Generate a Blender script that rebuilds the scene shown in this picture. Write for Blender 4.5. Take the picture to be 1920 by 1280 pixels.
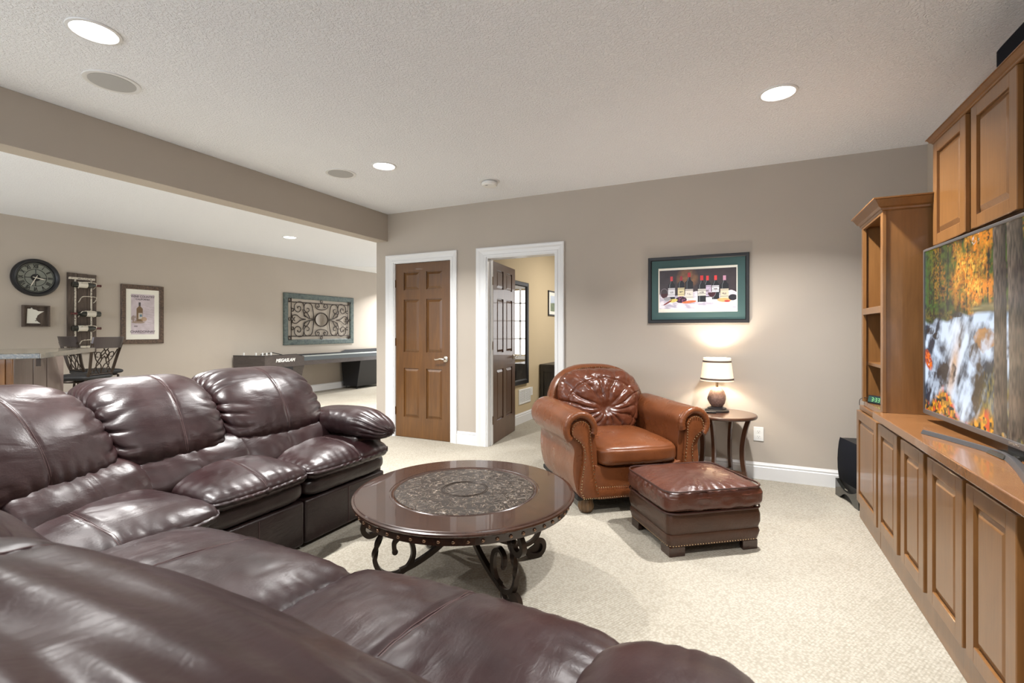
import bpy, bmesh, math, random
import numpy as np
from mathutils import Vector, Matrix, noise
PI = math.pi
random.seed(7)
C = bpy.context.scene.collection
for o in list(bpy.data.objects): bpy.data.objects.remove(o)

# ------------------------------------------------------------------ camera, world, light, exposure
TH = math.atan2(426, 902)
cam_d = bpy.data.cameras.new('camera'); cam = bpy.data.objects.new('camera', cam_d); C.objects.link(cam)
cam.location = (0, 0, 1.23); cam.rotation_euler = (PI/2, 0, TH)
cam_d.sensor_width = 36; cam_d.lens = 902/1920*36
cam_d.shift_y = -20/1920
cam_d.clip_start = .02
cam_d.dof.use_dof = True; cam_d.dof.focus_distance = 3.2; cam_d.dof.aperture_fstop = 5.6
bpy.context.scene.camera = cam
sc = bpy.context.scene
sc.view_settings.view_transform = 'Standard'; sc.view_settings.look = 'None'
sc.view_settings.gamma = 1; sc.view_settings.use_curve_mapping = False
sc.view_settings.exposure = 0.46
W = bpy.data.worlds.new('world'); sc.world = W; W.use_nodes = True
W.node_tree.nodes['Background'].inputs[0].default_value = (.80, .90, 1, 1)
W.node_tree.nodes['Background'].inputs[1].default_value = 1.0
DOWN_W = 40
def area(name, loc, rot, sx, sy, power, col=(1,1,1), spread=PI, parent=None, shape='RECTANGLE'):
    l = bpy.data.lights.new(name, 'AREA'); l.shape = shape; l.size = sx; l.size_y = sy
    l.energy = power; l.color = col; l.spread = spread
    o = bpy.data.objects.new(name, l); C.objects.link(o); o.location = loc; o.rotation_euler = rot
    if parent: o.parent = parent
    return o
# fill lamps added as daylight at the unseen windows behind the camera
for wx, pw in ((-6.6, 48), (-4.2, 48), (-1.4, 24), (.3, 5)):
    area('window_daylight_fill', (wx, -3.25, 1.45), (PI/2, 0, 0), 1.5, 1.5, pw, (.86, .93, 1))
area('window_daylight_fill', (-1.2, 8.95, 1.4), (-PI/2, 0, 0), 1.2, 1.3, 12, (.95, .97, 1))
area('window_daylight_fill', (-5.3, 10.93, 1.3), (-PI/2, 0, 0), 1.8, 1.9, 50, (.93, .96, 1))

# ------------------------------------------------------------------ materials
def mat(name, col, rough=.5, metal=0, spec=.5, coat=0, emit=None, es=0, trans=0):
    m = bpy.data.materials.new(name); m.use_nodes = True
    b = m.node_tree.nodes['Principled BSDF']
    b.inputs['Base Color'].default_value = (*col, 1); b.inputs['Roughness'].default_value = rough
    b.inputs['Metallic'].default_value = metal; b.inputs['Specular IOR Level'].default_value = spec
    b.inputs['Coat Weight'].default_value = coat; b.inputs['Transmission Weight'].default_value = trans
    if emit: b.inputs['Emission Color'].default_value = (*emit, 1); b.inputs['Emission Strength'].default_value = es
    return m
def N(m, t, **k):
    n = m.node_tree.nodes.new(t)
    for a, v in k.items():
        if a in n.inputs.keys(): n.inputs[a].default_value = v
        else: setattr(n, a, v)
    return n
def L(m, a, b): m.node_tree.links.new(a, b)
def coords(m, scale=(1,1,1), rot=(0,0,0), kind='Object'):
    tc = N(m, 'ShaderNodeTexCoord'); mp = N(m, 'ShaderNodeMapping')
    mp.inputs['Scale'].default_value = scale; mp.inputs['Rotation'].default_value = rot
    L(m, tc.outputs[kind], mp.inputs[0]); return mp.outputs[0]
def ramp(m, fac, stops):
    r = N(m, 'ShaderNodeValToRGB'); e = r.color_ramp.elements
    while len(e) < len(stops): e.new(.5)
    for i, (p, c) in enumerate(stops): e[i].position = p; e[i].color = (*c, 1)
    L(m, fac, r.inputs[0]); return r.outputs[0]
def bump(m, h, strength, dist=.01, prev=None):
    b = N(m, 'ShaderNodeBump'); b.inputs['Strength'].default_value = strength; b.inputs['Distance'].default_value = dist
    L(m, h, b.inputs['Height'])
    if prev: L(m, prev, b.inputs['Normal'])
    return b.outputs[0]
def bsdf(m): return m.node_tree.nodes['Principled BSDF']
def noise_tex(m, v, scale, detail=4, rough=.5, dist=0):
    n = N(m, 'ShaderNodeTexNoise'); n.inputs['Scale'].default_value = scale; n.inputs['Detail'].default_value = detail
    n.inputs['Roughness'].default_value = rough; n.inputs['Distortion'].default_value = dist
    L(m, v, n.inputs['Vector']); return n.outputs[0]
def paint(name, col, var=.03, bs=.06):
    m = mat(name, col, .75, spec=.25); v = coords(m)
    a = noise_tex(m, v, 1.3, 3)
    L(m, ramp(m, a, [(.3, tuple(c*(1-var) for c in col)), (.7, tuple(c*(1+var) for c in col))]), bsdf(m).inputs['Base Color'])
    L(m, bump(m, noise_tex(m, v, 160, 3), bs, .002), bsdf(m).inputs['Normal']); return m
M_wall = paint('taupe_wall_paint', (.455, .405, .35))
M_wall_far = paint('taupe_wall_paint_far', (.455, .405, .35))
M_wall_tan = paint('tan_wall_paint', (.53, .43, .28))
M_trim = mat('white_trim_paint', (.74, .745, .75), .35)
M_white = mat('white_plastic', (.78, .78, .76), .35)
M_smooth = mat('smooth_ceiling_paint', (.82, .82, .82), .8)
# knockdown textured ceiling
m = M_ceil = mat('textured_ceiling_paint', (.90, .92, .96), .85, spec=.2)
v = coords(m)
n1 = noise_tex(m, v, 75, 3, .55, .6)
r1 = ramp(m, n1, [(.40, (0,0,0)), (.58, (1,1,1))])
n2 = noise_tex(m, v, 120, 3, .6)
L(m, bump(m, n2, .2, .003, bump(m, r1, .75, .005)), bsdf(m).inputs['Normal'])
# loop carpet
m = M_carpet = mat('cream_loop_carpet', (.42, .38, .31), .95, spec=.1)
v = coords(m, (1,1,1), (0,0,.5))
vo = N(m, 'ShaderNodeTexVoronoi'); vo.inputs['Scale'].default_value = 95; L(m, v, vo.inputs['Vector'])
wv = N(m, 'ShaderNodeTexWave'); wv.inputs['Scale'].default_value = 26; wv.inputs['Distortion'].default_value = 2.2; wv.inputs['Detail'].default_value = 3; wv.inputs['Detail Scale'].default_value = 6
L(m, v, wv.inputs['Vector'])
big = noise_tex(m, v, 1.6, 4)
c1 = ramp(m, big, [(.3, (.385, .352, .292)), (.7, (.445, .415, .355))])
mx = N(m, 'ShaderNodeMix', data_type='RGBA', blend_type='MULTIPLY'); mx.inputs[0].default_value = .55
L(m, c1, mx.inputs[6]); L(m, ramp(m, vo.outputs[0], [(.15, (1,1,1)), (.75, (.55, .53, .48))]), mx.inputs[7])
L(m, mx.outputs[2], bsdf(m).inputs['Base Color'])
L(m, bump(m, vo.outputs[0], -.9, .008, bump(m, wv.outputs[0], .35, .006)), bsdf(m).inputs['Normal'])
def wood(name, dark, light, rough=.35, scale=(14, 14, 1.6), coat=.25, fine=.5):
    m = mat(name, light, rough, coat=coat); v = coords(m, scale)
    a = noise_tex(m, v, 1.6, 6, .6, 1.2); g = noise_tex(m, coords(m, (scale[0]*9, scale[1]*9, scale[2]*2)), 2, 3, .5)
    c = ramp(m, a, [(.25, dark), (.55, tuple((p+q)/2 for p, q in zip(dark, light))), (.78, light)])
    mx = N(m, 'ShaderNodeMix', data_type='RGBA', blend_type='MULTIPLY'); mx.inputs[0].default_value = fine
    L(m, c, mx.inputs[6]); L(m, ramp(m, g, [(.35, (.62, .6, .58)), (.6, (1,1,1))]), mx.inputs[7])
    L(m, mx.outputs[2], bsdf(m).inputs['Base Color'])
    L(m, bump(m, g, .05, .002), bsdf(m).inputs['Normal']); return m
M_maple = wood('honey_maple', (.170, .074, .021), (.250, .114, .036), .33, (5, 5, 1.1), .3, .25)
M_maple_top = wood('honey_maple_top', (.20, .085, .030), (.29, .135, .052), .25, (8, 1.6, 8), .45, .3)
M_door = wood('stained_oak_door', (.095, .038, .008), (.170, .072, .016), .36, (9, 9, 1), .25, .4)
M_door2 = wood('dark_oak_door', (.075, .035, .02), (.13, .065, .038), .33, (9, 9, 1), .35, .4)
M_espresso = wood('espresso_table_wood', (.022, .009, .006), (.058, .024, .014), .26, (3, 6, 3), .5, .3)
M_endwood = wood('walnut_table_wood', (.055, .022, .011), (.10, .042, .022), .28, (4, 8, 4), .5, .3)
M_plank = wood('weathered_planks', (.05, .035, .028), (.16, .12, .095), .7, (16, 16, 2), 0, .7)
M_barpanel = wood('bar_panel_wood', (.13, .095, .085), (.20, .15, .135), .3, (20, 20, 1.5), .3, .4)
M_footwood = wood('carved_foot_wood', (.08, .04, .015), (.19, .10, .035), .45, (20, 20, 3))
M_darkcab = wood('charcoal_washed_wood', (.02, .018, .016), (.075, .065, .055), .5, (10, 10, 2), .1, .6)
def leather(name, c_dark, c_light, rough=.3, streak=(7, 2, 7), crease=.35, coat=.12):
    m = mat(name, c_dark, rough, spec=.42, coat=coat); b = bsdf(m); b.inputs['Coat Roughness'].default_value = .25
    v = coords(m)
    a = noise_tex(m, v, 3.2, 5, .6)
    L(m, ramp(m, a, [(.3, c_dark), (.72, c_light)]), b.inputs['Base Color'])
    L(m, ramp(m, noise_tex(m, v, 9, 4), [(.3, (rough*.8,)*3), (.7, (rough*1.3,)*3)]), b.inputs['Roughness'])
    cr = noise_tex(m, coords(m, streak), 3.2, 4, .55, 1.6)
    crr = ramp(m, cr, [(.44, (1,1,1)), (.5, (0,0,0)), (.56, (1,1,1))])
    vo = N(m, 'ShaderNodeTexVoronoi'); vo.inputs['Scale'].default_value = 130; L(m, v, vo.inputs['Vector'])
    big = noise_tex(m, coords(m, streak), 1.1, 3, .5, 1.0)
    n = bump(m, big, .22, .02); n = bump(m, crr, crease*.5, .003, n); n = bump(m, noise_tex(m, coords(m, streak), 14, 4, .6, 1.5), crease*.22, .004, n); n = bump(m, vo.outputs[0], .12, .001, n)
    L(m, n, b.inputs['Normal']); return m
M_sofa = leather('oxblood_leather', (.013, .0054, .0062), (.031, .0125, .0130), .35, crease=.12, coat=.05)
M_sofa_base = leather('oxblood_leather_base', (.011, .0062, .0060), (.021, .010, .0095), .36)
M_sofa_rear = leather('dark_brown_leather', (.020, .015, .014), (.032, .024, .022), .5)
M_chair = leather('cognac_leather', (.125, .037, .012), (.195, .062, .021), .30, (5, 5, 5), .15)
M_chair_back = leather('chestnut_leather', (.090, .026, .012), (.150, .045, .022), .24, (4, 4, 4), .25, .3)
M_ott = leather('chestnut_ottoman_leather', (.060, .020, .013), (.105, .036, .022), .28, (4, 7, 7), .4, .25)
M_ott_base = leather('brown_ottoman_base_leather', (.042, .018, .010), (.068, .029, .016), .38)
M_stitch = mat('stitching_thread', (.085, .045, .043), .7)
M_piping = mat('dark_leather_piping', (.04, .014, .01), .4)
M_brass = mat('antique_brass', (.62, .46, .28), .25, 1)
M_darknail = mat('dark_bronze_stud', (.30, .19, .13), .25, 1)
M_nickel = mat('satin_nickel', (.62, .58, .52), .28, 1)
M_iron = mat('bronze_iron', (.035, .024, .018), .34, .6)
M_hinge = mat('bronze_hinge', (.16, .10, .06), .4, 1)
M_black = mat('black_lacquer', (.008, .008, .010), .42)
M_blackmatte = mat('black_matte', (.006, .006, .007), .6)
M_cloth = mat('black_grille_cloth', (.010, .011, .015), .95, spec=.1)
M_glosspl = mat('gloss_black_plastic', (.02, .02, .018), .12, coat=.5)
M_grey = mat('grey_metal', (.20, .20, .21), .35, .8)
M_tvframe = mat('tv_bezel_metal', (.20, .19, .19), .35, .7)
M_screenblk = mat('screen_edge', (.004, .004, .004), .2)
M_spkgrille = mat('speaker_grille', (.42, .42, .42), .8)
M_granite = mat('dark_granite', (.03, .03, .03), .16, spec=.6, coat=.4)
v = coords(M_granite); vo = N(M_granite, 'ShaderNodeTexVoronoi'); vo.inputs['Scale'].default_value = 90; L(M_granite, v, vo.inputs['Vector'])
L(M_granite, ramp(M_granite, vo.outputs[1], [(.2, (.03, .032, .03)), (.6, (.07, .06, .045)), (.9, (.16, .14, .10))]), bsdf(M_granite).inputs['Base Color'])
M_green = mat('teal_mat_board', (.050, .105, .105), .8)
M_paper = mat('white_mat_board', (.78, .77, .70), .8)
M_grey2 = mat('brushed_dark_pewter', (.055, .045, .045), .28, .5)
M_cream = mat('cream_distressed_paint', (.60, .55, .46), .6)
v = coords(M_cream); L(M_cream, ramp(M_cream, noise_tex(M_cream, v, 60, 4, .7), [(.40, (.10, .06, .04)), (.46, (.62, .57, .48))]), bsdf(M_cream).inputs['Base Color'])
M_label = mat('cream_bottle_label', (.68, .64, .55), .7)
M_bottle = mat('dark_bottle_glass', (.012, .014, .010), .1, coat=.4)
M_capsule = mat('burgundy_capsule', (.10, .02, .02), .35)
M_verd = mat('verdigris_frame', (.06, .085, .08), .5)
v = coords(M_verd); L(M_verd, ramp(M_verd, noise_tex(M_verd, v, 22, 5, .7), [(.35, (.035, .05, .05)), (.55, (.085, .115, .105)), (.75, (.14, .15, .11))]), bsdf(M_verd).inputs['Base Color'])
M_bronzefr = mat('mottled_bronze_frame', (.08, .05, .035), .45)
v = coords(M_bronzefr); L(M_bronzefr, ramp(M_bronzefr, noise_tex(M_bronzefr, v, 45, 4, .7), [(.35, (.035, .022, .016)), (.7, (.16, .10, .065))]), bsdf(M_bronzefr).inputs['Base Color'])
M_mirror = mat('mirror_glass', (.9, .9, .9), .02, 1)
M_clockface = mat('antique_clock_glass', (.24, .26, .23), .15, .2, coat=.4)
M_shadeband = mat('dark_shade_band', (.10, .07, .055), .9)
M_ceramic = mat('striped_resin_lamp_base', (.16, .10, .085), .5)
v = coords(M_ceramic, (1,1,1)); L(M_ceramic, ramp(M_ceramic, noise_tex(M_ceramic, v, 70, 4, .7), [(.3, (.10, .055, .045)), (.7, (.26, .17, .14))]), bsdf(M_ceramic).inputs['Base Color'])
M_shuf = wood('charcoal_game_table_laminate', (.05, .040, .036), (.085, .068, .062), .4, (6, 3, 12), .1, .3)
M_shufside = mat('blue_grey_game_table_rail', (.07, .085, .095), .4)
M_playfield = mat('white_playfield', (.62, .68, .66), .25)
m = M_shade = mat('glowing_linen_shade', (.80, .70, .55), .9, emit=(1, .74, .50), es=.42)
v = coords(m, (1,1,1)); L(m, bump(m, noise_tex(m, v, 220, 2), .15, .001), bsdf(m).inputs['Normal'])
M_bulb = mat('lit_diffuser', (1,1,1), .5, emit=(1, .98, .95), es=9)
m = M_emboss = mat('embossed_leather_inlay', (.035, .024, .017), .36)
v = coords(m)
e1 = noise_tex(m, v, 26, 0, .5, 1.3)
er = ramp(m, e1, [(.42, (0,0,0)), (.46, (1,1,1)), (.50, (0,0,0)), (.58, (0,0,0)), (.62, (.9,.9,.9)), (.66, (0,0,0))])
L(m, ramp(m, e1, [(.42, (.016, .010, .007)), (.46, (.24, .185, .14)), (.50, (.018, .012, .008)), (.58, (.018, .012, .008)), (.62, (.18, .14, .105)), (.66, (.016, .010, .007))]), bsdf(m).inputs['Base Color'])
L(m, bump(m, er, .8, .004), bsdf(m).inputs['Normal'])
def vmat(name, emit=0, rough=.4):
    m = mat(name, (1,1,1), rough); a = N(m, 'ShaderNodeVertexColor'); a.layer_name = 'Col'
    if emit:
        L(m, a.outputs[0], bsdf(m).inputs['Emission Color']); bsdf(m).inputs['Emission Strength'].default_value = emit
        bsdf(m).inputs['Base Color'].default_value = (.01, .01, .01, 1)
    else: L(m, a.outputs[0], bsdf(m).inputs['Base Color'])
    return m

# ------------------------------------------------------------------ helpers
def tag(o, label=None, cat=None, group=None, kind=None):
    if label: o['label'] = label
    if cat: o['category'] = cat
    if group: o['group'] = group
    if kind: o['kind'] = kind
    return o
def thing(name, label, cat, loc=(0,0,0), rz=0, group=None):
    o = bpy.data.objects.new(name, None); C.objects.link(o); o.location = loc; o.rotation_euler = (0, 0, rz)
    o.empty_display_size = .1
    return tag(o, label, cat, group)
def link(name, me, m, parent=None, loc=None):
    o = bpy.data.objects.new(name, me); C.objects.link(o)
    if m and not me.materials: me.materials.append(m)
    if parent: o.parent = parent
    if loc is not None: o.location = loc
    return o
class B:
    """collects shapes in one bmesh"""
    def __init__(s): s.b = bmesh.new()
    def add(s, vs, fs):
        v = [s.b.verts.new(p) for p in vs]
        for f in fs:
            try: s.b.faces.new([v[i] for i in f])
            except ValueError: pass
        return s
    def box(s, x0, x1, y0, y1, z0, z1):
        return s.hexa([(x0,y0,z0),(x1,y0,z0),(x1,y1,z0),(x0,y1,z0),(x0,y0,z1),(x1,y0,z1),(x1,y1,z1),(x0,y1,z1)])
    def hexa(s, c): return s.add(c, [(3,2,1,0),(4,5,6,7),(0,1,5,4),(1,2,6,5),(2,3,7,6),(3,0,4,7)])
    def obox(s, c, h, rz):
        cr, sr = math.cos(rz), math.sin(rz); P = []
        for z in (-1, 1):
            for x, y in ((-1,-1),(1,-1),(1,1),(-1,1)):
                P.append((c[0]+x*h[0]*cr-y*h[1]*sr, c[1]+x*h[0]*sr+y*h[1]*cr, c[2]+z*h[2]))
        return s.hexa(P)
    def prism(s, poly, axis, a, b_):
        """polygon of 2-D points extruded along axis from a to b"""
        n = len(poly)
        def P(p, t): return {'x': (t, p[0], p[1]), 'y': (p[0], t, p[1]), 'z': (p[0], p[1], t)}[axis]
        return s.add([P(p, a) for p in poly]+[P(p, b_) for p in poly],
                     [tuple(range(n))[::-1], tuple(range(n, 2*n))]+[(i, (i+1)%n, n+(i+1)%n, n+i) for i in range(n)])
    def loft(s, rings, cap=True, closed=True):
        n = len(rings[0]); vs = [p for r in rings for p in r]; fs = []
        for k in range(len(rings)-1):
            for i in range(n if closed else n-1):
                j = (i+1) % n; fs.append((k*n+i, k*n+j, (k+1)*n+j, (k+1)*n+i))
        if cap: fs.append(tuple(range(n))[::-1]); fs.append(tuple(range((len(rings)-1)*n, len(rings)*n)))
        return s.add(vs, fs)
    def lathe(s, prof, seg=32, c=(0,0,0), flute=0, nf=12):
        rings = []
        for r, z in prof:
            rings.append([(c[0]+(r*(1+flute*math.cos(nf*2*PI*i/seg)))*math.cos(2*PI*i/seg), c[1]+(r*(1+flute*math.cos(nf*2*PI*i/seg)))*math.sin(2*PI*i/seg), c[2]+z) for i in range(seg)])
        return s.loft(rings)
    def tube(s, pts, r, seg=8, square=False, closed=False, twist=None, flat=1.0):
        pts = [Vector(p) for p in pts]; n = len(pts)
        rs = r if hasattr(r, '__len__') else [r]*n
        T = []
        for i in range(n):
            a = pts[(i-1) % n] if (closed or i > 0) else pts[0]; b_ = pts[(i+1) % n] if (closed or i < n-1) else pts[-1]
            t = b_-a; T.append(t.normalized() if t.length > 1e-9 else Vector((0,0,1)))
        u = T[0].orthogonal().normalized()
        if abs(T[0].z) < .9: u = (Vector((0,0,1))-T[0]*T[0].z).normalized()
        rings = []; sg = 4 if square else seg
        for i in range(n):
            u = (u-T[i]*u.dot(T[i])); u = u.normalized() if u.length > 1e-6 else T[i].orthogonal().normalized()
            w = T[i].cross(u); ph = (PI/4 if square else 0)+(twist[i] if twist else 0)
            rings.append([tuple(pts[i]+(u*math.cos(ph+2*PI*k/sg)+w*math.sin(ph+2*PI*k/sg)*flat)*rs[i]*(1.3 if square else 1)) for k in range(sg)])
        if closed: rings.append(rings[0]); return s.loft(rings, cap=False)
        return s.loft(rings)
    def sphere(s, c, r, u=8, v=5, sz=1):
        prof = [(max(r*math.sin(PI*k/v), 1e-4), -r*sz*math.cos(PI*k/v)) for k in range(v+1)]
        return s.lathe(prof, u, c)
    def out(s, name, m, parent=None, bevel=0, smooth=None, seg=2, loc=None, sharp=.75):
        bmesh.ops.remove_doubles(s.b, verts=s.b.verts, dist=1e-6)
        bmesh.ops.recalc_face_normals(s.b, faces=s.b.faces)
        if bevel:
            e = [e for e in s.b.edges if len(e.link_faces) == 2 and e.calc_face_angle(0) > .6]
            bmesh.ops.bevel(s.b, geom=e, offset=bevel, segments=seg, profile=.6, affect='EDGES', clamp_overlap=True)
        me = bpy.data.meshes.new(name); s.b.to_mesh(me); s.b.free()
        if smooth is None: smooth = bevel == 0
        if smooth:
            me.polygons.foreach_set('use_smooth', [True]*len(me.polygons)); me.set_sharp_from_angle(angle=sharp)
        return link(name, me, m, parent, loc)
def struct(o): o['kind'] = 'structure'; return o
def text(name, body, size, m, parent, M4, depth=.0006, align='CENTER', shear=0, bold=0):
    cu = bpy.data.curves.new(name, 'FONT'); cu.body = body; cu.size = size; cu.extrude = depth
    cu.align_x = align; cu.align_y = 'CENTER'; cu.shear = shear; cu.resolution_u = 3; cu.offset = bold
    o = bpy.data.objects.new(name, cu); C.objects.link(o)
    dg = bpy.context.evaluated_depsgraph_get(); me = bpy.data.meshes.new_from_object(o.evaluated_get(dg))
    bpy.data.objects.remove(o); me.transform(M4)
    me.materials.clear(); return link(name, me, m, parent)
def smooth_path(p, k=6):
    out = []
    for i in range(len(p)-1):
        p0 = p[max(i-1, 0)]; p1 = p[i]; p2 = p[i+1]; p3 = p[min(i+2, len(p)-1)]
        for j in range(k):
            u = j/k; out.append(tuple(.5*((2*b_)+(-a+c)*u+(2*a-5*b_+4*c-d)*u*u+(-a+3*b_-3*c+d)*u**3) for a, b_, c, d in zip(p0, p1, p2, p3)))
    out.append(tuple(p[-1])); return out
# frames for things hung on walls: local x runs to the right as seen, y out of the wall is -y, z up
def vnoise(x, y, seed=0):
    xi = np.floor(x).astype(int); yi = np.floor(y).astype(int); fx = x-xi; fy = y-yi
    fx = fx*fx*(3-2*fx); fy = fy*fy*(3-2*fy)
    def h(a, b): 
        n = (a*374761393+b*668265263+seed*982451653) & 0x7fffffff; n = ((n ^ (n >> 13))*1274126177) & 0x7fffffff
        return ((n ^ (n >> 16)) & 0xffff)/65535.
    return (h(xi,yi)*(1-fx)+h(xi+1,yi)*fx)*(1-fy)+(h(xi,yi+1)*(1-fx)+h(xi+1,yi+1)*fx)*fy
def fbm(x, y, o=4, seed=0):
    s = 0; a = .5
    for i in range(o): s = s+a*vnoise(x*2**i, y*2**i, seed+i*7); a *= .5
    return s/(1-.5**o)
def picture(name, m, parent, w, h, nx, ny, fn, y=0.0, z0=0.0, x0=None):
    """flat printed sheet in the local xz plane; fn(u right 0..1, v down 0..1) gives linear rgb"""
    x0 = -w/2 if x0 is None else x0
    xs = np.linspace(0, 1, nx+1); zs = np.linspace(0, 1, ny+1)
    U, V = np.meshgrid(xs, zs)
    co = np.stack([x0+U*w, np.full_like(U, y), z0+h-V*h], -1).reshape(-1, 3)
    i = np.arange(nx*ny); a = (i//nx)*(nx+1)+i % nx
    F = np.stack([a+nx+1, a+nx+2, a+1, a], -1)
    me = bpy.data.meshes.new(name); me.vertices.add(len(co)); me.vertices.foreach_set('co', co.ravel())
    me.loops.add(4*len(F)); me.loops.foreach_set('vertex_index', F.ravel().astype(np.int32))
    me.polygons.add(len(F)); me.polygons.foreach_set('loop_start', np.arange(0, 4*len(F), 4, dtype=np.int32))
    me.update(calc_edges=True); me.validate()
    rgb = fn(U, V).reshape(-1, 3).clip(0, 4)
    ca = me.color_attributes.new('Col', 'FLOAT_COLOR', 'POINT')
    ca.data.foreach_set('color', np.concatenate([rgb, np.ones((len(rgb), 1))], 1).ravel())
    return link(name, me, m, parent)
def srgb(*c): return np.array([((x/255+.055)/1.055)**2.4 if x > 10 else x/255/12.92 for x in c])
def mixc(a, b, k): return a*(1-k[..., None])+b*k[..., None]

def cushion(name, m, parent, center, half, e1=5, e2=3.2, n=26, rz=0, warp=None, disp=None, off=(0,0,0), ends=False):
    """upholstered block: superellipsoid box, warped, then displaced along its normals"""
    idx = {}; vs = []; qs = []; fs = []
    def vid(p):
        k = tuple(int(round(c*4096)) for c in p)
        if k in idx: return idx[k]
        x, y, z = p
        if ends: s = ((abs(y)**e1+abs(z)**e1)**(e2/e1)+abs(x)**e2)**(1/e2)
        else: s = ((abs(x)**e1+abs(y)**e1)**(e2/e1)+abs(z)**e2)**(1/e2)
        q = (x/s, y/s, z/s); idx[k] = len(vs); qs.append(q); vs.append(q); return idx[k]
    g = [math.tan((-1+2*i/n)*PI/4) for i in range(n+1)]
    for ax in range(3):
        for sg in (-1, 1):
            for i in range(n):
                for j in range(n):
                    q = []
                    for a, b_ in ((g[i], g[j]), (g[i+1], g[j]), (g[i+1], g[j+1]), (g[i], g[j+1])):
                        p = [0, 0, 0]; p[ax] = sg; p[(ax+1) % 3] = a; p[(ax+2) % 3] = b_; q.append(vid(p))
                    fs.append(q if sg > 0 else q[::-1])
    cr, sr = math.cos(rz), math.sin(rz); P = []
    for q in qs:
        l = Vector((q[0]*half[0], q[1]*half[1], q[2]*half[2]))
        if warp: l = warp(Vector(q), l)
        P.append((center[0]+l.x*cr-l.y*sr-off[0], center[1]+l.x*sr+l.y*cr-off[1], center[2]+l.z-off[2]))
    me = bpy.data.meshes.new(name); me.from_pydata(P, [], fs); me.update()
    if disp:
        nr = [v.normal.copy() for v in me.vertices]
        for i, v_ in enumerate(me.vertices): v_.co += nr[i]*disp(Vector(qs[i]), v_.co)
        me.update()
    me.polygons.foreach_set('use_smooth', [True]*len(me.polygons))
    return link(name, me, m, parent)
def NZ(x, y, z, s=0): return noise.noise(Vector((x+s*13.1, y+s*7.3, z)))

# ================================================================== THE SETTING
YB = 4.5; XR = 1.25; XL = -7.8; ZC = 2.6
struct(B().box(-8, 1.5, -3.6, 11.2, -.1, 0).out('floor', M_carpet, smooth=False))
struct(B().box(-8, 1.5, -3.6, 11.2, ZC, ZC+.1).out('ceiling', M_ceil, smooth=False))
struct(B().prism([(-7.79, 7.42), (-3.92, 11.1), (-7.79, 11.1)], 'z', ZC-.004, ZC-.0005).out('ceiling_smooth', M_smooth, smooth=False))
struct(B().box(-8, XL, -3.6, 11.2, 0, ZC).out('wall_left', M_wall_far, smooth=False))
struct(B().box(-8, -3.8, 11, 11.2, 0, ZC).out('wall_far_end', M_wall_far, smooth=False))
struct(B().box(XR, 1.4, -3.6, 9.2, 0, ZC).out('wall_right', M_wall, smooth=False))
w = B(); D1 = (-3.655, -2.86, 2.025); D2 = (-2.426, -1.64, 2.01)
w.box(-3.912, D1[0], YB, YB+.12, 0, ZC); w.box(D1[1], D2[0], YB, YB+.12, 0, ZC); w.box(D2[1], XR, YB, YB+.12, 0, ZC)
w.box(D1[0], D1[1], YB, YB+.12, D1[2], ZC); w.box(D2[0], D2[1], YB, YB+.12, D2[2], ZC)
struct(w.out('wall_back', M_wall, smooth=False))
struct(B().box(-3.912, -3.80, YB+.12, 11, 0, ZC).out('wall_hall', M_wall_far, smooth=False))
struct(B().box(-2.75, -2.63, YB+.12, 9, 0, ZC).out('wall_bedroom', M_wall_tan, smooth=False))
struct(B().box(-3.8, XR, 9, 9.2, 0, ZC).out('wall_bedroom_far', M_wall_tan, smooth=False))
struct(B().box(-3.912, -3.744, -3.4, YB, 2.28, ZC).out('ceiling_beam', M_wall, bevel=.004))
# wall behind the camera with its windows
w = B(); edges = [-8, -7.4, -5.8, -5.0, -3.4, -2.2, -.6, -.5, 1.1, 1.4]
w.box(-8, 1.4, -3.6, -3.4, 0, .65); w.box(-8, 1.4, -3.6, -3.4, 2.25, ZC)
for a, b_ in ((-8, -7.4), (-5.8, -5.0), (-3.4, -2.2), (-.6, -.5), (1.1, 1.4)): w.box(a, b_, -3.6, -3.4, .65, 2.25)
struct(w.out('wall_front', M_wall, smooth=False))
for k, (a, b_) in enumerate(((-7.4, -5.8), (-5.0, -3.4), (-2.2, -.6), (-.5, 1.1))):
    f = B(); t = .06
    f.box(a, b_, -3.52, -3.44, .65, .65+t); f.box(a, b_, -3.52, -3.44, 2.25-t, 2.25)
    for x in (a, (a+b_)/2-t/2, b_-t): f.box(x, x+t, -3.52, -3.44, .65+t, 2.25-t)
    struct(f.out('window_%d' % (k+1), M_trim, smooth=False))
f = B(); f.box(-1.9, -1.84, 8.94, 9, .65, 2.15); f.box(-.56, -.5, 8.94, 9, .65, 2.15); f.box(-1.84, -.56, 8.94, 9, .65, .72); f.box(-1.84, -.56, 8.94, 9, 2.09, 2.15)
for z in (1.07, 1.43, 1.79): f.box(-1.84, -.56, 8.925, 8.945, z-.012, z+.012)
f.box(-1.22, -1.18, 8.925, 8.945, .72, 2.09)
struct(f.out('window_5', M_trim, smooth=False))
f = B()
for x in (-6.26, -5.33, -4.40): f.box(x, x+.06, 10.90, 10.96, .25, 2.35)
f.box(-6.2, -4.4, 10.90, 10.96, .25, .33); f.box(-6.2, -4.4, 10.90, 10.96, 2.27, 2.35)
struct(f.out('window_6', M_trim, smooth=False))
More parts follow.
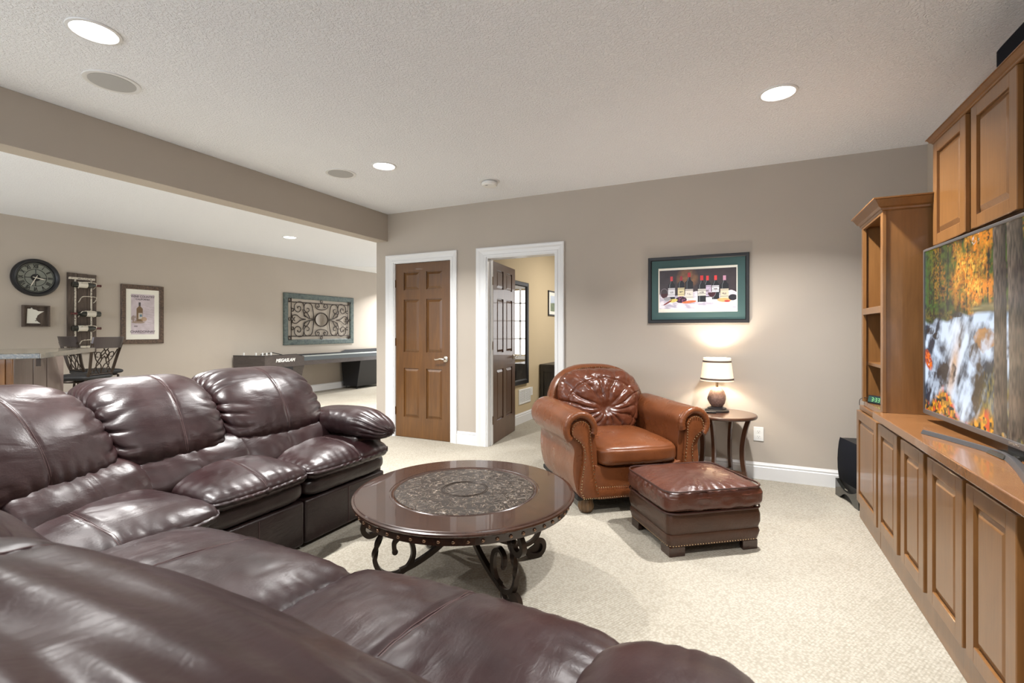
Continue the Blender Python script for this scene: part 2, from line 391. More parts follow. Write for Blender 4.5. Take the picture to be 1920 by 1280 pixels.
# baseboards with a stepped cap
PROF = [(0, 0), (.016, 0), (.016, .100), (.011, .106), (.013, .118), (.007, .130), (.004, .138), (0, .138)]
def baseboard(name, p0, p1, nx, ny):
    """from p0 to p1, standing out along the normal (nx, ny)"""
    r = [[(p[0]+d*nx, p[1]+d*ny, z) for d, z in PROF] for p in (p0, p1)]
    return struct(B().loft(r).out(name, M_trim, smooth=False))
baseboard('baseboard_back', (D1[1]+.075, YB), (D2[0]-.115, YB), 0, -1)
baseboard('baseboard_back_right', (D2[1]+.09, YB), (XR, YB), 0, -1)
baseboard('baseboard_back_left', (-3.912, YB), (D1[0]-.11, YB), 0, -1)
baseboard('baseboard_left', (XL, -3.4), (XL, 11), 1, 0)
baseboard('baseboard_bedroom', (-2.63, YB+.12), (-2.63, 9), 1, 0)
baseboard('baseboard_right', (XR, 3.86), (XR, YB), -1, 0)
baseboard('baseboard_hall', (-3.912, YB), (-3.912, 11), -1, 0)
# door casings: moulded profile swept round the opening
def casing(name, x0, x1, zt, wl, wr, wt):
    prof = lambda s, wd: [(s*0, 0), (s*0, -.012), (s*wd*.18, -.014), (s*wd*.25, -.010), (s*wd*.55, -.014), (s*wd*.72, -.021), (s*wd*.9, -.024), (s*wd, -.020), (s*wd, 0)]
    L_ = prof(-1, wl); R_ = prof(1, wr); T_ = prof(1, wt)
    b = B()
    b.loft([[(x0+p[0], YB+p[1], 0) for p in L_], [(x0+p[0], YB+p[1], zt+t[0]) for p, t in zip(L_, T_)], [(x1+p[0], YB+p[1], zt+t[0]) for p, t in zip(R_, T_)], [(x1+p[0], YB+p[1], 0) for p in R_]])
    return struct(b.out(name, M_trim, smooth=False))
casing('trim_1', D1[0], D1[1], D1[2], .108, .074, .085)
casing('trim_2', D2[0], D2[1], D2[2], .117, .086, .10)
def jamb(name, x0, x1, zt):
    b = B(); b.box(x0-.001, x0+.016, YB-.004, YB+.125, 0, zt); b.box(x1-.016, x1+.001, YB-.004, YB+.125, 0, zt); b.box(x0+.016, x1-.016, YB-.004, YB+.125, zt-.014, zt+.001)
    b.box(x0+.016, x0+.028, YB+.055, YB+.075, 0, zt-.014); b.box(x1-.028, x1-.016, YB+.055, YB+.075, 0, zt-.014)
    return struct(b.out(name, M_trim, smooth=False))
jamb('trim_3', *D1); jamb('trim_4', *D2)

def raised(name, m, parent, x0, x1, z0, z1, yf, rec=.010, ch=.024, raise_=.0085):
    """a raised field panel: flat groove round it, chamfer up to the field"""
    g = .008
    o_ = [(x0, z0), (x1, z0), (x1, z1), (x0, z1)]
    def ring(d, y): return [(x0+d, y, z0+d), (x1-d, y, z0+d), (x1-d, y, z1-d), (x0+d, y, z1-d)]
    b = B(); b.loft([ring(0, yf+rec+.006), ring(0, yf+rec), ring(g, yf+rec), ring(g+ch, yf+rec-raise_), ring(g+ch+.003, yf+rec-raise_-.001)])
    return b.out(name, m, parent, smooth=False)
def six_panel(root, m, w_, h_, th=.035, two=True):
    """door leaf in local coords: x 0..w, z 0..h, front at y=0"""
    st = .115; ms = .10; pw = (w_-2*st-ms)/2
    xs = [(st, st+pw), (st+pw+ms, w_-st)]
    zs = [(.235, .80), (.985, 1.59), (1.70, 1.905)]
    b = B(); b.box(0, w_, .012, th-.012, .004, h_)
    for y0, y1 in ((0, .012), (th-.012, th)):
        b.box(0, st, y0, y1, .004, h_); b.box(w_-st, w_, y0, y1, .004, h_); [b.box(st+pw, st+pw+ms, y0, y1, q0, q1) for q0, q1 in zs]
        for a, c in ((.004, .235), (.80, .985), (1.59, 1.70), (1.905, h_)): b.box(st, w_-st, y0, y1, a, c)
    bmesh.ops.remove_doubles(b.b, verts=b.b.verts, dist=1e-5)
    leaf = b.out('leaf', m, root, smooth=False)
    for x0, x1 in xs:
        for z0, z1 in zs: raised('panel', m, root, x0+.001, x1-.001, z0+.001, z1-.001, 0.0, .0115, .022, .009)
    if two:
        for x0, x1 in xs:
            for z0, z1 in zs:
                o = raised('panel', m, root, -x1+.001, -x0-.001, z0+.001, z1-.001, 0.0, .0115, .022, .009)
                o.data.transform(Matrix.Rotation(PI, 4, 'Z')); o.data.transform(Matrix.Translation((0, th, 0)))
def lever(root, x, z, dirx, y=0):
    b = B(); b.loft([[(x+r*math.cos(a), y-d, z+r*math.sin(a)) for a in [2*PI*i/20 for i in range(20)]] for r, d in ((.033, 0), (.033, .006), (.026, .012), (.011, .014), (.011, .045), (.009, .05))])
    b.tube([(x, y-.045, z), (x+dirx*.015, y-.052, z+.002), (x+dirx*.04, y-.053, z+.006), (x+dirx*.075, y-.052, z-.003), (x+dirx*.105, y-.050, z-.006), (x+dirx*.118, y-.047, z+.001)], [.009, .010, .009, .008, .007, .005], 8)
    return b.out('door_handle', M_nickel, root)
d1 = bpy.data.objects.new('door_1', None); C.objects.link(d1); d1.location = (D1[0]+.018, YB+.016, 0); struct(d1)
six_panel(d1, M_door, D1[1]-D1[0]-.036, 2.007, two=False)
lever(d1, D1[1]-D1[0]-.036-.07, .915, -1)
for z in (.30, 1.10, 1.78):
    B().box(-.016, .002, -.012, .004, z-.045, z+.045).out('hinge', M_hinge, d1, bevel=.002)
# open door, swung into the far room
d2 = bpy.data.objects.new('door_2', None); C.objects.link(d2); d2.location = (D2[0]+.018, YB+.125, 0); d2.rotation_euler = (0, 0, math.radians(97)); struct(d2)
six_panel(d2, M_door2, .765, 1.985)
lever(d2, .765-.065, .915, -1); B().box(.764, .768, .006, .03, .88, .95).out('latch_plate', M_nickel, d2, bevel=.001)
o = lever(d2, -(.765-.065), .915, 1); o.data.transform(Matrix.Rotation(PI, 4, 'Z')); o.data.transform(Matrix.Translation((0, .035, 0)))
for z in (.26, 1.07, 1.77): B().box(-.014, .001, -.003, .034, z-.045, z+.045).out('hinge', M_hinge, d2, bevel=.002)

# ------------------------------------------------------------------ ceiling fittings
def downlight(x, y, label, r=.085, power=DOWN_W, z=ZC):
    t = thing('recessed_downlight', label, 'ceiling light', (x, y, z), 0, 'round recessed ceiling downlights')
    b = B(); n = 40
    b.loft([[(q*math.cos(2*PI*i/n), q*math.sin(2*PI*i/n), h) for i in range(n)] for q, h in ((r+.018, 0), (r+.016, -.005), (r+.004, -.007), (r, -.003), (r-.008, .001))], cap=False)
    b.out('trim_ring', M_trim, t)
    B().lathe([(r-.004, -.0025), (r-.004, -.0015), (.001, -.0015)], 32).out('diffuser', M_bulb, t)
    l = area('downlight_lamp', (0, 0, -.012), (0, 0, 0), .08, .08, power, (1, .985, .965), math.radians(125), t, 'DISK')
    return t
downlight(-2.67, 1.175, 'large glowing recessed downlight nearest the upper left corner of the ceiling')
downlight(-2.67, 3.162, 'glowing recessed downlight in front of the dark wood closed door, left of the smoke detector')
downlight(.203, 3.16, 'glowing recessed downlight over the leather armchair and ottoman')
downlight(-5.95, 4.98, 'small glowing downlight beyond the dropped beam over the game table side')
for x, y, lb in ((.2, 1.175, 'recessed downlight above the long cabinets, nearer than the one over the armchair'), (-2.67, -.9, 'recessed downlight in the ceiling behind the near sofa backs'), (.2, -.9, 'recessed downlight in the ceiling behind the armrest end of the sofa'),
                 (-4.65, 2.4, 'added unseen downlight behind the dropped beam, on the bar stool side'), (-4.65, 6.4, 'added unseen downlight behind the dropped beam, on the game table side'), (-6.9, 9.2, 'added unseen downlight beyond the far end of the game table'), (-6.4, .3, 'added unseen downlight over the bar side, left of the wall clock')):
    downlight(x, y, lb, power=DOWN_W*(1.45 if x < -4 else .75 if x > 0 and y > 0 else .5 if x > 0 else 1))  # those beyond the beam are added out of sight to brighten the left room
l = area('bedroom_area_light', (-1.2, 6.6, 2.55), (0, 0, 0), .5, .5, 46, (1, .95, .88))  # bare area light just below the bedroom ceiling, no fitting modelled
for x, y, lb in ((-3.124, 1.457, 'grey round in-ceiling speaker grille beside the large upper left downlight'), (-3.137, 3.151, 'grey round in-ceiling speaker grille left of the downlight by the closed door')):
    t = thing('ceiling_speaker', lb, 'speaker', (x, y, ZC), 0, 'round in-ceiling speakers')
    n = 40; B().loft([[(q*math.cos(2*PI*i/n), q*math.sin(2*PI*i/n), h) for i in range(n)] for q, h in ((.128, 0), (.127, -.005), (.112, -.007), (.104, -.004))], cap=False).out('trim_ring', M_trim, t)
    B().lathe([(.105, -.004), (.105, -.006), (.001, -.009)], 40).out('grille', M_spkgrille, t)
t = thing('smoke_detector', 'white round smoke detector on the ceiling above the doors', 'smoke detector', (-2.071, 3.903, ZC))
B().lathe([(.095, 0), (.095, -.004), (.055, -.006)], 32).out('base_plate', M_trim, t)
B().lathe([(.056, -.004), (.060, -.012), (.072, -.014), (.072, -.034), (.062, -.044), (.001, -.046)], 32).out('housing', M_white, t)
B().box(-.02, .0, -.045, -.035, -.047, -.044).out('button', M_grey, t)
def outlet(loc, rz, label, two=True):
    t = thing('wall_outlet', label, 'outlet', loc, rz)
    B().box(-.037, .037, -.006, 0, -.058, .058).out('cover_plate', M_white, t, bevel=.003)
    for z in (-.021, .021):
        s = B().loft([[(x*1, y, z+q) for x, q in [(.016*math.cos(a)*1.05, .015*math.sin(a)) for a in [2*PI*i/16 for i in range(16)]]] for y in (-.0055, -.0075)]).out('socket', M_white, t)
        b = B(); b.box(-.008, -.006, -.0082, -.007, z-.001, z+.007); b.box(.006, .008, -.0082, -.007, z-.001, z+.007); b.box(-.002, .002, -.0082, -.007, z-.010, z-.006)
        b.out('slots', M_blackmatte, s, smooth=False)
outlet((.146, YB, .372), 0, 'white double outlet on the wall right of the round side table')
outlet((XL, 8.19, .385), PI/2, 'small white outlet on the far left wall under the long game table')

# ================================================================== MEDIA WALL (right)
def cab_door(root, x0, x1, z0, z1, y0, th=.02, fw=.058, m=M_maple):
    b = B(); b.box(x0, x0+fw, y0, y0+th, z0, z1); b.box(x1-fw, x1, y0, y0+th, z0, z1)
    b.box(x0+fw, x1-fw, y0, y0+th, z0, z0+fw); b.box(x0+fw, x1-fw, y0, y0+th, z1-fw, z1)
    d = b.out('door', m, root, bevel=.0025, seg=1)
    raised('panel', m, d, x0+fw-.001, x1-fw+.001, z0+fw-.001, z1-fw+.001, y0, .013, .020, .009)
    return d
R90 = -PI/2
t = thing('base_cabinet', 'one-door maple base cabinet under the tall open bookcase', 'cabinet', (.72, 3.86, 0), R90)
B().box(0, .523, 0, .52, .0, .742).out('body', M_maple, t, bevel=.003)
cab_door(t, .02, .522, .118, .712, -.02)
t = thing('base_cabinet', 'long maple base cabinet with raised panel doors under the television', 'cabinet', (.72, 3.334, 0), R90)
B().box(.001, 2.34, 0, .52, .0, .735).out('body', M_maple, t, bevel=.003)
for a, b_ in ((3.30, 2.945), (2.886, 2.570), (2.524, 2.180), (2.150, 1.820), (1.775, 1.43), (1.385, 1.04)):
    cab_door(t, 3.335-a, 3.335-b_, .128, .712, -.02)
b = B().box(.008, 2.37, -.04, .525, .736, .775)
tag(b.out('countertop', M_maple_top, bevel=.004), 'long maple countertop carrying the television', 'countertop'); o = bpy.data.objects['countertop']; o.location = (.72, 3.335, 0); o.rotation_euler = (0, 0, R90)
# open bookcase
t = thing('bookcase', 'tall narrow open maple bookcase with crown moulding at end of media wall', 'bookcase', (.72, 3.80, 0), R90)
zb, zt = .776, 1.925; wd = .50
B().box(.0, .022, .018, .53, zb, zt).out('side_panel', M_maple, t, smooth=False)
B().box(wd-.024, wd-.002, .018, .53, zb, zt).out('side_panel', M_maple, t, smooth=False)
B().box(.022, wd-.024, .515, .53, zb, zt).out('back_panel', M_maple, t, smooth=False)
B().box(.022, wd-.024, .018, .515, zt-.02, zt).out('top_panel', M_maple, t, smooth=False)
B().box(-.004, wd-.034, .012, .525, zb-.033, zb).out('plinth', M_maple_top, t, bevel=.002)
b = B(); b.box(-.002, .038, 0, .018, zb, zt); b.box(wd-.040, wd+.004, 0, .018, zb, zt); b.box(.038, wd-.04, 0, .018, zt-.045, zt); b.box(.038, wd-.04, 0, .018, 1.332, 1.372)
b.out('face_frame', M_maple, t, bevel=.002)
B().box(.022, wd-.024, .018, .515, 1.335, 1.355).out('shelf', M_maple, t, smooth=False)
B().box(.023, wd-.025, .03, .515, 1.010, 1.030).out('shelf', M_maple, t, bevel=.002)
def crown(root, x0, x1, yb, z0, h, o_, m=M_maple, left=True, right=True):
    pr_ = [(0, 0), (.15, .08), (.18, .22), (.42, .34), (.62, .62), (.80, .86), (1, .90), (1, 1)]
    lo = o_ if left else 0; ro = o_ if right else 0
    rings = [[(x0-lo*d, yb, z0+h*z), (x0-lo*d, -o_*d, z0+h*z), (x1+ro*d, -o_*d, z0+h*z), (x1+ro*d, yb, z0+h*z)] for d, z in pr_]
    return B().loft(rings).out('crown_moulding', m, root, smooth=False)
crown(t, -.002, wd+.004, .53, zt-.03, .068, .05)
# upper cabinets
t = thing('wall_cabinet', 'maple upper cabinet with raised panel doors above the television', 'cabinet', (.93, 3.265, 0), R90)
B().box(.0, 1.80, .02, .32, 1.688, 2.228).out('body', M_maple, t, bevel=.002)
for a, b_ in ((3.265, 2.862), (2.803, 2.410), (2.352, 1.96), (1.90, 1.50)): cab_door(t, 3.265-a, 3.265-b_, 1.68, 2.218, 0, .02, .056)
crown(t, 0, 1.80, .32, 2.219, .032, .026)
t = thing('centre_speaker', 'black loudspeaker lying on top of the upper cabinet by the ceiling', 'speaker', (.95, 2.63, 2.2515), R90)
b = B(); b.loft([[(.0, .03, 0), (.55, .03, 0), (.55, .24, 0), (0, .24, 0)], [(0, .03, .14), (.55, .03, .14), (.55, .24, .14), (0, .24, .14)]]).out('cabinet_body', M_black, t, bevel=.006)
B().loft([[(.004, .03-d, .002+e), (.546, .03-d, .002+e), (.546, .03-d, .138-e), (.004, .03-d, .138-e)] for d, e in ((0, 0), (.015, .002), (.028, .02))]).out('grille', M_cloth, t, smooth=False)
# alarm clock and cable
def smooth_cord(p): return smooth_path(p, 4)
t = thing('alarm_clock', 'small digital alarm clock showing 3:33 on lowest bookcase shelf', 'clock', (.729, 3.70, .7765), math.radians(-60)); t.scale = (.66, .75, .9)
b = B().prism([(0, 0), (.07, 0), (.06, .052), (.014, .056)], 'x', 0, .165).out('casing', M_black, t, bevel=.004)
M_clockdisp = mat('green_display', (.02, .05, .045), .15, emit=(.02, .08, .06), es=.25); M_digit = mat('lit_digits', (.1, .3, .1), .4, emit=(.35, .7, .3), es=.55)
fr = B().hexa([(.012, .001, .010), (.154, .001, .010), (.154, .003, .010), (.012, .003, .010), (.012, .0105, .050), (.154, .0105, .050), (.154, .0125, .050), (.012, .0125, .050)])
for v_ in fr.b.verts: v_.co.y -= .0025
fr.out('display', M_clockdisp, t, smooth=False)
b = B()
def seg7(b, ch, x, z, w_, h_, s=.0028):
    on = {'3': 'abgcd'}[ch]; S = {'a': ((0, h_), (w_, h_)), 'g': ((0, h_/2), (w_, h_/2)), 'd': ((0, 0), (w_, 0)), 'b': ((w_, h_/2), (w_, h_)), 'c': ((w_, 0), (w_, h_/2))}
    for k in on:
        (xa, za), (xb, zb_) = S[k]; y = -.0028
        b.box(x+xa-s/2, x+xb+s/2, y+.24*(z+za-.01)-.0006, y+.24*(z+zb_-.01)+.0003, z+za-s/2, z+zb_+s/2)
for x in (.052, .092, .122): seg7(b, '3', x, .018, .016, .024)
for z in (.025, .035): b.box(.078, .082, -.0034+.24*(z-.01), -.002+.24*(z-.01), z-.002, z+.002)
b.out('digits', M_digit, t, smooth=False)
b = B().tube(smooth_cord([(.742, 3.712, .803), (.735, 3.74, .804), (.722, 3.775, .797), (.713, 3.803, .785), (.711, 3.812, .768), (.711, 3.812, .745)]), .0018, 6)
o = b.out('power_cord', M_blackmatte, t); o.data.transform(Matrix.LocRotScale(t.location, t.rotation_euler, t.scale).inverted())
# ------------------------------------------------------------------ television
TVR = math.atan2(-.9986, .05)
t = thing('television', 'large flat television showing an autumn waterfall', 'television', (.856, 3.13, .7752), TVR)
TW, TZ0, TZ1 = 1.60, .037, .867
b = B(); f = .012
for x0, x1, z0, z1 in ((0, f, TZ0, TZ1), (TW-f, TW, TZ0, TZ1), (f, TW-f, TZ1-f, TZ1), (f, TW-f, TZ0, TZ0+.020)): b.box(x0, x1, -.004, .022, z0, z1)
b.out('bezel', M_tvframe, t, bevel=.0015, seg=1)
B().box(.01, TW-.01, .004, .024, TZ0+.01, TZ1-.01).out('back_panel', M_blackmatte, t, smooth=False)
B().box(.20, TW-.20, .024, .055, TZ0+.06, TZ1-.25).out('electronics_housing', M_blackmatte, t, bevel=.01)
SW, SH = TW-2*f, TZ1-f-TZ0-.020
def tvpic(U, V):
    X = U*SW; Z = V*SH                                  # metres from the left and from the top
    im = np.zeros(U.shape+(3,))
    big = fbm(X*5, Z*6, 4, 1); fine = fbm(X*40, Z*40, 3, 2); vf = .55*vnoise(X*85+3*fine, Z*95, 5)+.45*vnoise(X*190, Z*190+4*fine, 6); vf2 = .6*vnoise(X*130+4*fine, Z*75, 9)+.4*vnoise(X*210, Z*210, 19)
    green = srgb(38, 58, 18); dkg = srgb(14, 20, 8); org = srgb(238, 140, 22); yel = srgb(255, 205, 80); red = srgb(170, 60, 14)
    # woods
    im[:] = mixc(np.broadcast_to(dkg, im.shape), np.broadcast_to(srgb(75, 95, 25), im.shape), np.clip(fine*2-.55, 0, 1))
    k = np.clip((.20-X)*8+.4*(big-.5), 0, 1)*np.clip((vf-.35)*2.5, 0, 1); im = mixc(im, np.broadcast_to(srgb(52, 96, 22), im.shape), k)
    k = np.clip((fbm(X*14, Z*9, 4, 21)-.48)*5, 0, 1)*np.clip((vf-.35)*2.2, 0, 1)*np.clip((X-.02)*10, 0, 1)*.75; im = mixc(im, np.broadcast_to(srgb(190, 120, 28), im.shape), k)
    glow = np.clip(1.25-((X-.50)/.22)**2-((Z-.15)/.22)**2, 0, 1)*np.clip((fbm(X*13, Z*9, 4, 3)-.40)*5, 0, 1)
    im = mixc(im, np.broadcast_to(org, im.shape), glow*np.clip((vf-.18)*3, 0, 1)); im = mixc(im, np.broadcast_to(yel, im.shape), glow*np.clip((vf2-.45)*3, 0, 1)*np.clip((fbm(X*8, Z*8, 3, 77)-.4)*5, 0, 1))
    for tx, tw in ((.055, .006), (.10, .008), (.165, .006), (.25, .007), (.43, .004), (.60, .006)):
        k = (np.abs(X-tx-.004*np.sin(Z*20)) < tw)*(vf < .62)*1.; im = mixc(im, np.broadcast_to(srgb(30, 18, 10), im.shape), k*.75)
    sk = (Z < .02+.04*fine)*(np.abs(X-.50) < .03)*(vf2 > .62); im = mixc(im, np.broadcast_to(srgb(235, 240, 250), im.shape), sk*.55)
    # forest floor, dark band under the trees
    k = np.clip((Z-.27-.03*np.sin(X*9))*18, 0, 1)*np.clip((.36-Z)*30, 0, 1)*np.clip((.40-X)*10, 0, 1)
    im = mixc(im, mixc(np.broadcast_to(srgb(24, 20, 8), im.shape), np.broadcast_to(srgb(150, 110, 22), im.shape), np.clip((vf-.4)*2, 0, 1)), k*.8)
    # water
    shore = .345-.05*np.clip((X-.2)*2.2, 0, .8)+.012*np.sin(X*31)
    inw = np.clip((Z-shore)*60, 0, 1)
    flow = fbm(X*9+Z*5, Z*16-X*8, 5, 11); st = fbm(X*26+Z*14, Z*7-X*5, 4, 14)
    foam = np.clip((.55*flow+.55*st-.455+.10*np.exp(-((X-.36)/.14)**2))*4.2, 0, 1)
    wat = mixc(np.broadcast_to(srgb(28, 40, 58), im.shape), np.broadcast_to(srgb(205, 222, 245), im.shape), foam)
    fall = np.exp(-((X-.36-.03*np.sin(Z*9))/.09)**2)*np.clip((Z-.30)*12, 0, 1)
    wat = mixc(wat, np.broadcast_to(srgb(225, 236, 252), im.shape), fall*np.clip(st*1.7-.35, 0, 1))
    wat = mixc(wat, np.broadcast_to(srgb(222, 160, 80), im.shape), np.exp(-((X-.30+.35*(Z-.58))/.035)**2)*np.exp(-((Z-.58)/.11)**2)*.75)
    im = mixc(im, wat, inw)
    # calm upper pool with a weir, right
    k = np.clip((Z-.285)*60, 0, 1)*np.clip((.335-Z)*60, 0, 1)*np.clip((X-.44)*20, 0, 1)
    im = mixc(im, mixc(np.broadcast_to(srgb(60, 50, 26), im.shape), np.broadcast_to(srgb(165, 150, 100), im.shape), vnoise(X*12, Z*120, 4)), k)
    # rocks
    for rx, rz_, rw, rh, c in ((.05, .40, .06, .02, (22, 22, 26)), (.13, .425, .05, .022, (26, 26, 30)), (.22, .60, .11, .075, (46, 38, 36)), (.10, .66, .10, .07, (28, 30, 40)), (.57, .43, .09, .06, (150, 104, 52)), (.50, .50, .06, .05, (70, 54, 38)), (.53, .66, .075, .13, (64, 50, 30)), (.34, .33, .05, .012, (40, 30, 24))):
        d = ((X-rx)/rw)**2+((Z-rz_)/rh)**2+1.6*(fbm(X*16+rx*9, Z*16, 4, 51)-.5)+.8*(fine-.5); k = np.clip((.85-d)*3.5, 0, 1)*np.clip(1.25-foam*.9, 0, 1)
        im = mixc(im, np.broadcast_to(srgb(*c), im.shape)*(.5+1.1*fbm(X*18, Z*45, 3, 8))[..., None], k)
    k = np.clip(1-((X-.035)/.055)**2-((Z-.545-.5*(X-.035))/.05)**2, 0, 1)*2; im = mixc(im, mixc(np.broadcast_to(red, im.shape), np.broadcast_to(srgb(235, 110, 20), im.shape), (vf > .55)*1.), np.clip(k, 0, 1)*(vf2 > .3))
    # right bank grass
    k = np.clip((X-.50-.25*(.75-Z))*14, 0, 1)*np.clip((Z-.52)*14, 0, 1)
    im = mixc(im, mixc(np.broadcast_to(srgb(40, 42, 12), im.shape), np.broadcast_to(srgb(150, 130, 30), im.shape), np.clip((vnoise(X*170, Z*40, 6)-.4)*2, 0, 1)), k*.85)
    k = np.clip((X-.82)*30, 0, 1)*np.clip((Z-.42)*20, 0, 1); im = mixc(im, mixc(np.broadcast_to(srgb(24, 28, 8), im.shape), np.broadcast_to(srgb(120, 105, 25), im.shape), np.clip((vf-.4)*2, 0, 1)), k)
    # foreground leaves
    top = .70+.05*np.sin(X*17+1)+.06*(big-.5)+.05*np.clip((X-.2)*2, 0, 1)
    k = np.clip((Z-top)*25, 0, 1); leafn = vnoise(X*60, Z*60, 31); lf2 = vnoise(X*85, Z*85, 33)
    lf = mixc(np.broadcast_to(srgb(32, 32, 10), im.shape), np.broadcast_to(srgb(170, 120, 20), im.shape), np.clip((leafn-.38)*4, 0, 1))
    lf = mixc(lf, np.broadcast_to(srgb(240, 160, 20), im.shape), np.clip((lf2-.58)*6, 0, 1)); lf = mixc(lf, np.broadcast_to(srgb(215, 80, 18), im.shape), np.clip((vnoise(X*50, Z*50, 35)-.62)*7, 0, 1))
    im = mixc(im, lf, k*np.clip((fbm(X*16, Z*16, 3, 37)-.18)*5, 0, 1))
    # trunks
    for tx, tw, lean in ((.675, .043, .012), (.775, .050, .02)):
        c = tx+lean*np.sin(Z*3.2)*.6+lean*Z*.6; d = (X-c)/(tw*(1+.12*np.clip(Z-.5, 0, 1)*3)); k = (np.abs(d) < 1)*(Z < .80+.02*np.sin(X*60))
        bark = .35+.75*vnoise(X*150, Z*45, 41)+.35*vnoise(X*60, Z*20, 43)-.35
        im = mixc(im, mixc(np.broadcast_to(srgb(112, 98, 84), im.shape), np.broadcast_to(srgb(58, 48, 38), im.shape), np.clip(.45+d*.6, 0, 1))*bark[..., None]*1.25, k*1.)
    return im
picture('screen', vmat('lit_television_picture', .80, .2), t, SW, SH, 480, 250, tvpic, y=.002, z0=TZ0+.020, x0=f)
B().box(TW/2-.05, TW/2+.05, .0, .035, .012, TZ0+.005).out('neck', M_blackmatte, t, bevel=.003)
text('maker_mark', 'SAMSUNG', .014, M_nickel, t, Matrix.Translation((TW/2-.0, -.0046, TZ0+.010)) @ Matrix.Rotation(PI/2, 4, 'X'))
b = B(); pts = [(TW/2+.38*s, -.030-.105*abs(s)**1.25, .009) for s in [-1+2*i/24 for i in range(25)]]
rings = [[(p[0], p[1]-.016, 0), (p[0], p[1]+.016, 0), (p[0], p[1]+.014, .014), (p[0], p[1]-.008, .018)] for p in pts]
b.loft(rings).out('stand_foot', M_grey, t, bevel=.002)
B().loft([[(TW/2-.06, -.06, .002), (TW/2+.06, -.06, .002), (TW/2+.06, .03, .002), (TW/2-.06, .03, .002)], [(TW/2-.05, -.05, .014), (TW/2+.05, -.05, .014), (TW/2+.05, .03, .02), (TW/2-.05, .03, .02)]]).out('stand_bridge', M_glosspl, t, bevel=.002)
# ------------------------------------------------------------------ subwoofer
t = thing('subwoofer', 'black floor subwoofer with bulging cloth front beside the base cabinet', 'speaker', (.655, 4.315, 0), math.radians(-76))
b = B(); b.box(0, .34, .03, .38, .008, .43)
b.out('enclosure', M_black, t, bevel=.01)
b = B(); rings = []
for z, d in ((.12, .0), (.13, .022), (.20, .045), (.27, .050), (.34, .040), (.40, .022), (.432, .0)):
    rings.append([(.002, .032, z), (.002, .030-d*.35, z), (.08, .030-d*.85, z), (.17, .030-d, z), (.26, .030-d*.85, z), (.338, .030-d*.35, z), (.338, .032, z)])
b.loft(rings).out('grille', M_cloth, t)
b = B(); n = 14
arch = [(.34, .0), (.34, .125)]+[(.34-.34*i/n, .125-.035*math.sin(PI*i/n)*1.6) for i in range(1, n)]+[(0, .125), (0, 0), (.06, 0)]+[(.06+.11*i/8, .052*math.sin(PI/2*i/8)) for i in range(1, 9)]+[(.17+.11*i/8, .052*math.cos(PI/2*i/8)) for i in range(1, 9)]
b.prism(arch, 'y', 0.0, .03); b.out('base_port', M_glosspl, t, smooth=False)
B().box(.06, .28, .02, .03, .001, .055).out('port_recess', M_blackmatte, t, smooth=False)
B().box(.15, .19, -.003, .0, .085, .093).out('badge', M_nickel, t, bevel=.001)

# ================================================================== SECTIONAL SOFA
SO = (-2.3, 1.2, 0)
sofa = thing('sectional_sofa', 'large oxblood leather reclining sectional sofa wrapping round the coffee table', 'sofa', SO)
from mathutils.bvhtree import BVHTree
def stitch(o, c, rz, hw, fx, a0, a1, root, gap=.004):
    """twin rows of thread laid on a cushion, in the plane local x = fx(angle) * hw"""
    bv = BVHTree.FromPolygons([v.co for v in o.data.vertices], [tuple(p.vertices) for p in o.data.polygons])
    c = Vector(c)-Vector(SO); X = Vector((math.cos(rz), math.sin(rz), 0)); Y = Vector((-math.sin(rz), math.cos(rz), 0)); b = B(); n = 34
    for off in (-gap, gap):
        pts = []
        for i in range(n+1):
            a = math.radians(a0+(a1-a0)*i/n); d = -Y*math.cos(a)+Vector((0, 0, 1))*math.sin(a)
            org = c+X*(hw*fx(a)+off)
            h = bv.ray_cast(org+d*.8, -d)
            if h[0] is not None: pts.append(h[0]+h[1]*.0004)
        if len(pts) > 3: b.tube(pts, .0010, 5)
    return b.out('stitching', M_stitch, o)
def sstep(a, b_, x): 
    t_ = min(max((x-a)/(b_-a), 0), 1); return t_*t_*(3-2*t_)
def groove(d, w_, a): return -a*math.exp(-(d/w_)**2)
def seat(c, hw, hd, rz, seed, hz=.068, seam=0.0, n=44, dome=.035):
    """local x across, -y towards the front edge"""
    def warp(q, l):
        l.z += dome*(1-q.x**2)*(1-q.y**2)*(1 if q.z > 0 else 0)
        if q.y < 0: l.z -= .022*(-q.y)**3*(1 if q.z > 0 else .4)
        l.y -= .02*(1-q.x**2)*max(-q.y, 0); return l
    def disp(q, p):
        edge = sstep(.72, 1, max(abs(q.x), abs(q.y)))
        d = .0045*NZ(p.x*7, p.y*7, p.z*7, seed)*(1-edge)+.0022*NZ(p.x*22, p.y*22, p.z*9, seed)
        if q.z > -.2: d += groove(q.x-seam-.03*math.sin(q.y*3), .022, .007)
        pl = abs(math.sin(q.x*hw*62+3*NZ(p.x*4, p.y*4, 0, seed)))
        d -= .0045*(1-pl)*sstep(.62, .95, -q.y)*(.4+.6*max(0, NZ(q.x*3, q.y*2, 2, seed)+.4))
        pl = abs(math.sin(q.y*hd*58+3*NZ(p.x*4, p.y*5, 3, seed)))
        d -= .0045*(1-pl)*sstep(.70, .97, abs(q.x))
        d += groove(q.z-.05, .10, .006)*sstep(.8, 1, max(abs(q.x), abs(q.y)))
        return d
    o = cushion('seat_cushion', M_sofa, sofa, c, (hw, hd, hz), 12, 3.4, n, rz, warp, disp, SO)
    stitch(o, c, rz, hw, lambda a: seam+.03*math.sin(-min(1, max(-1, hz/hd/max(math.tan(a), .02) if abs(a-PI/2) > .01 else 0))*3*(1 if a < PI/2 else -1)), 2, 120, sofa); return o
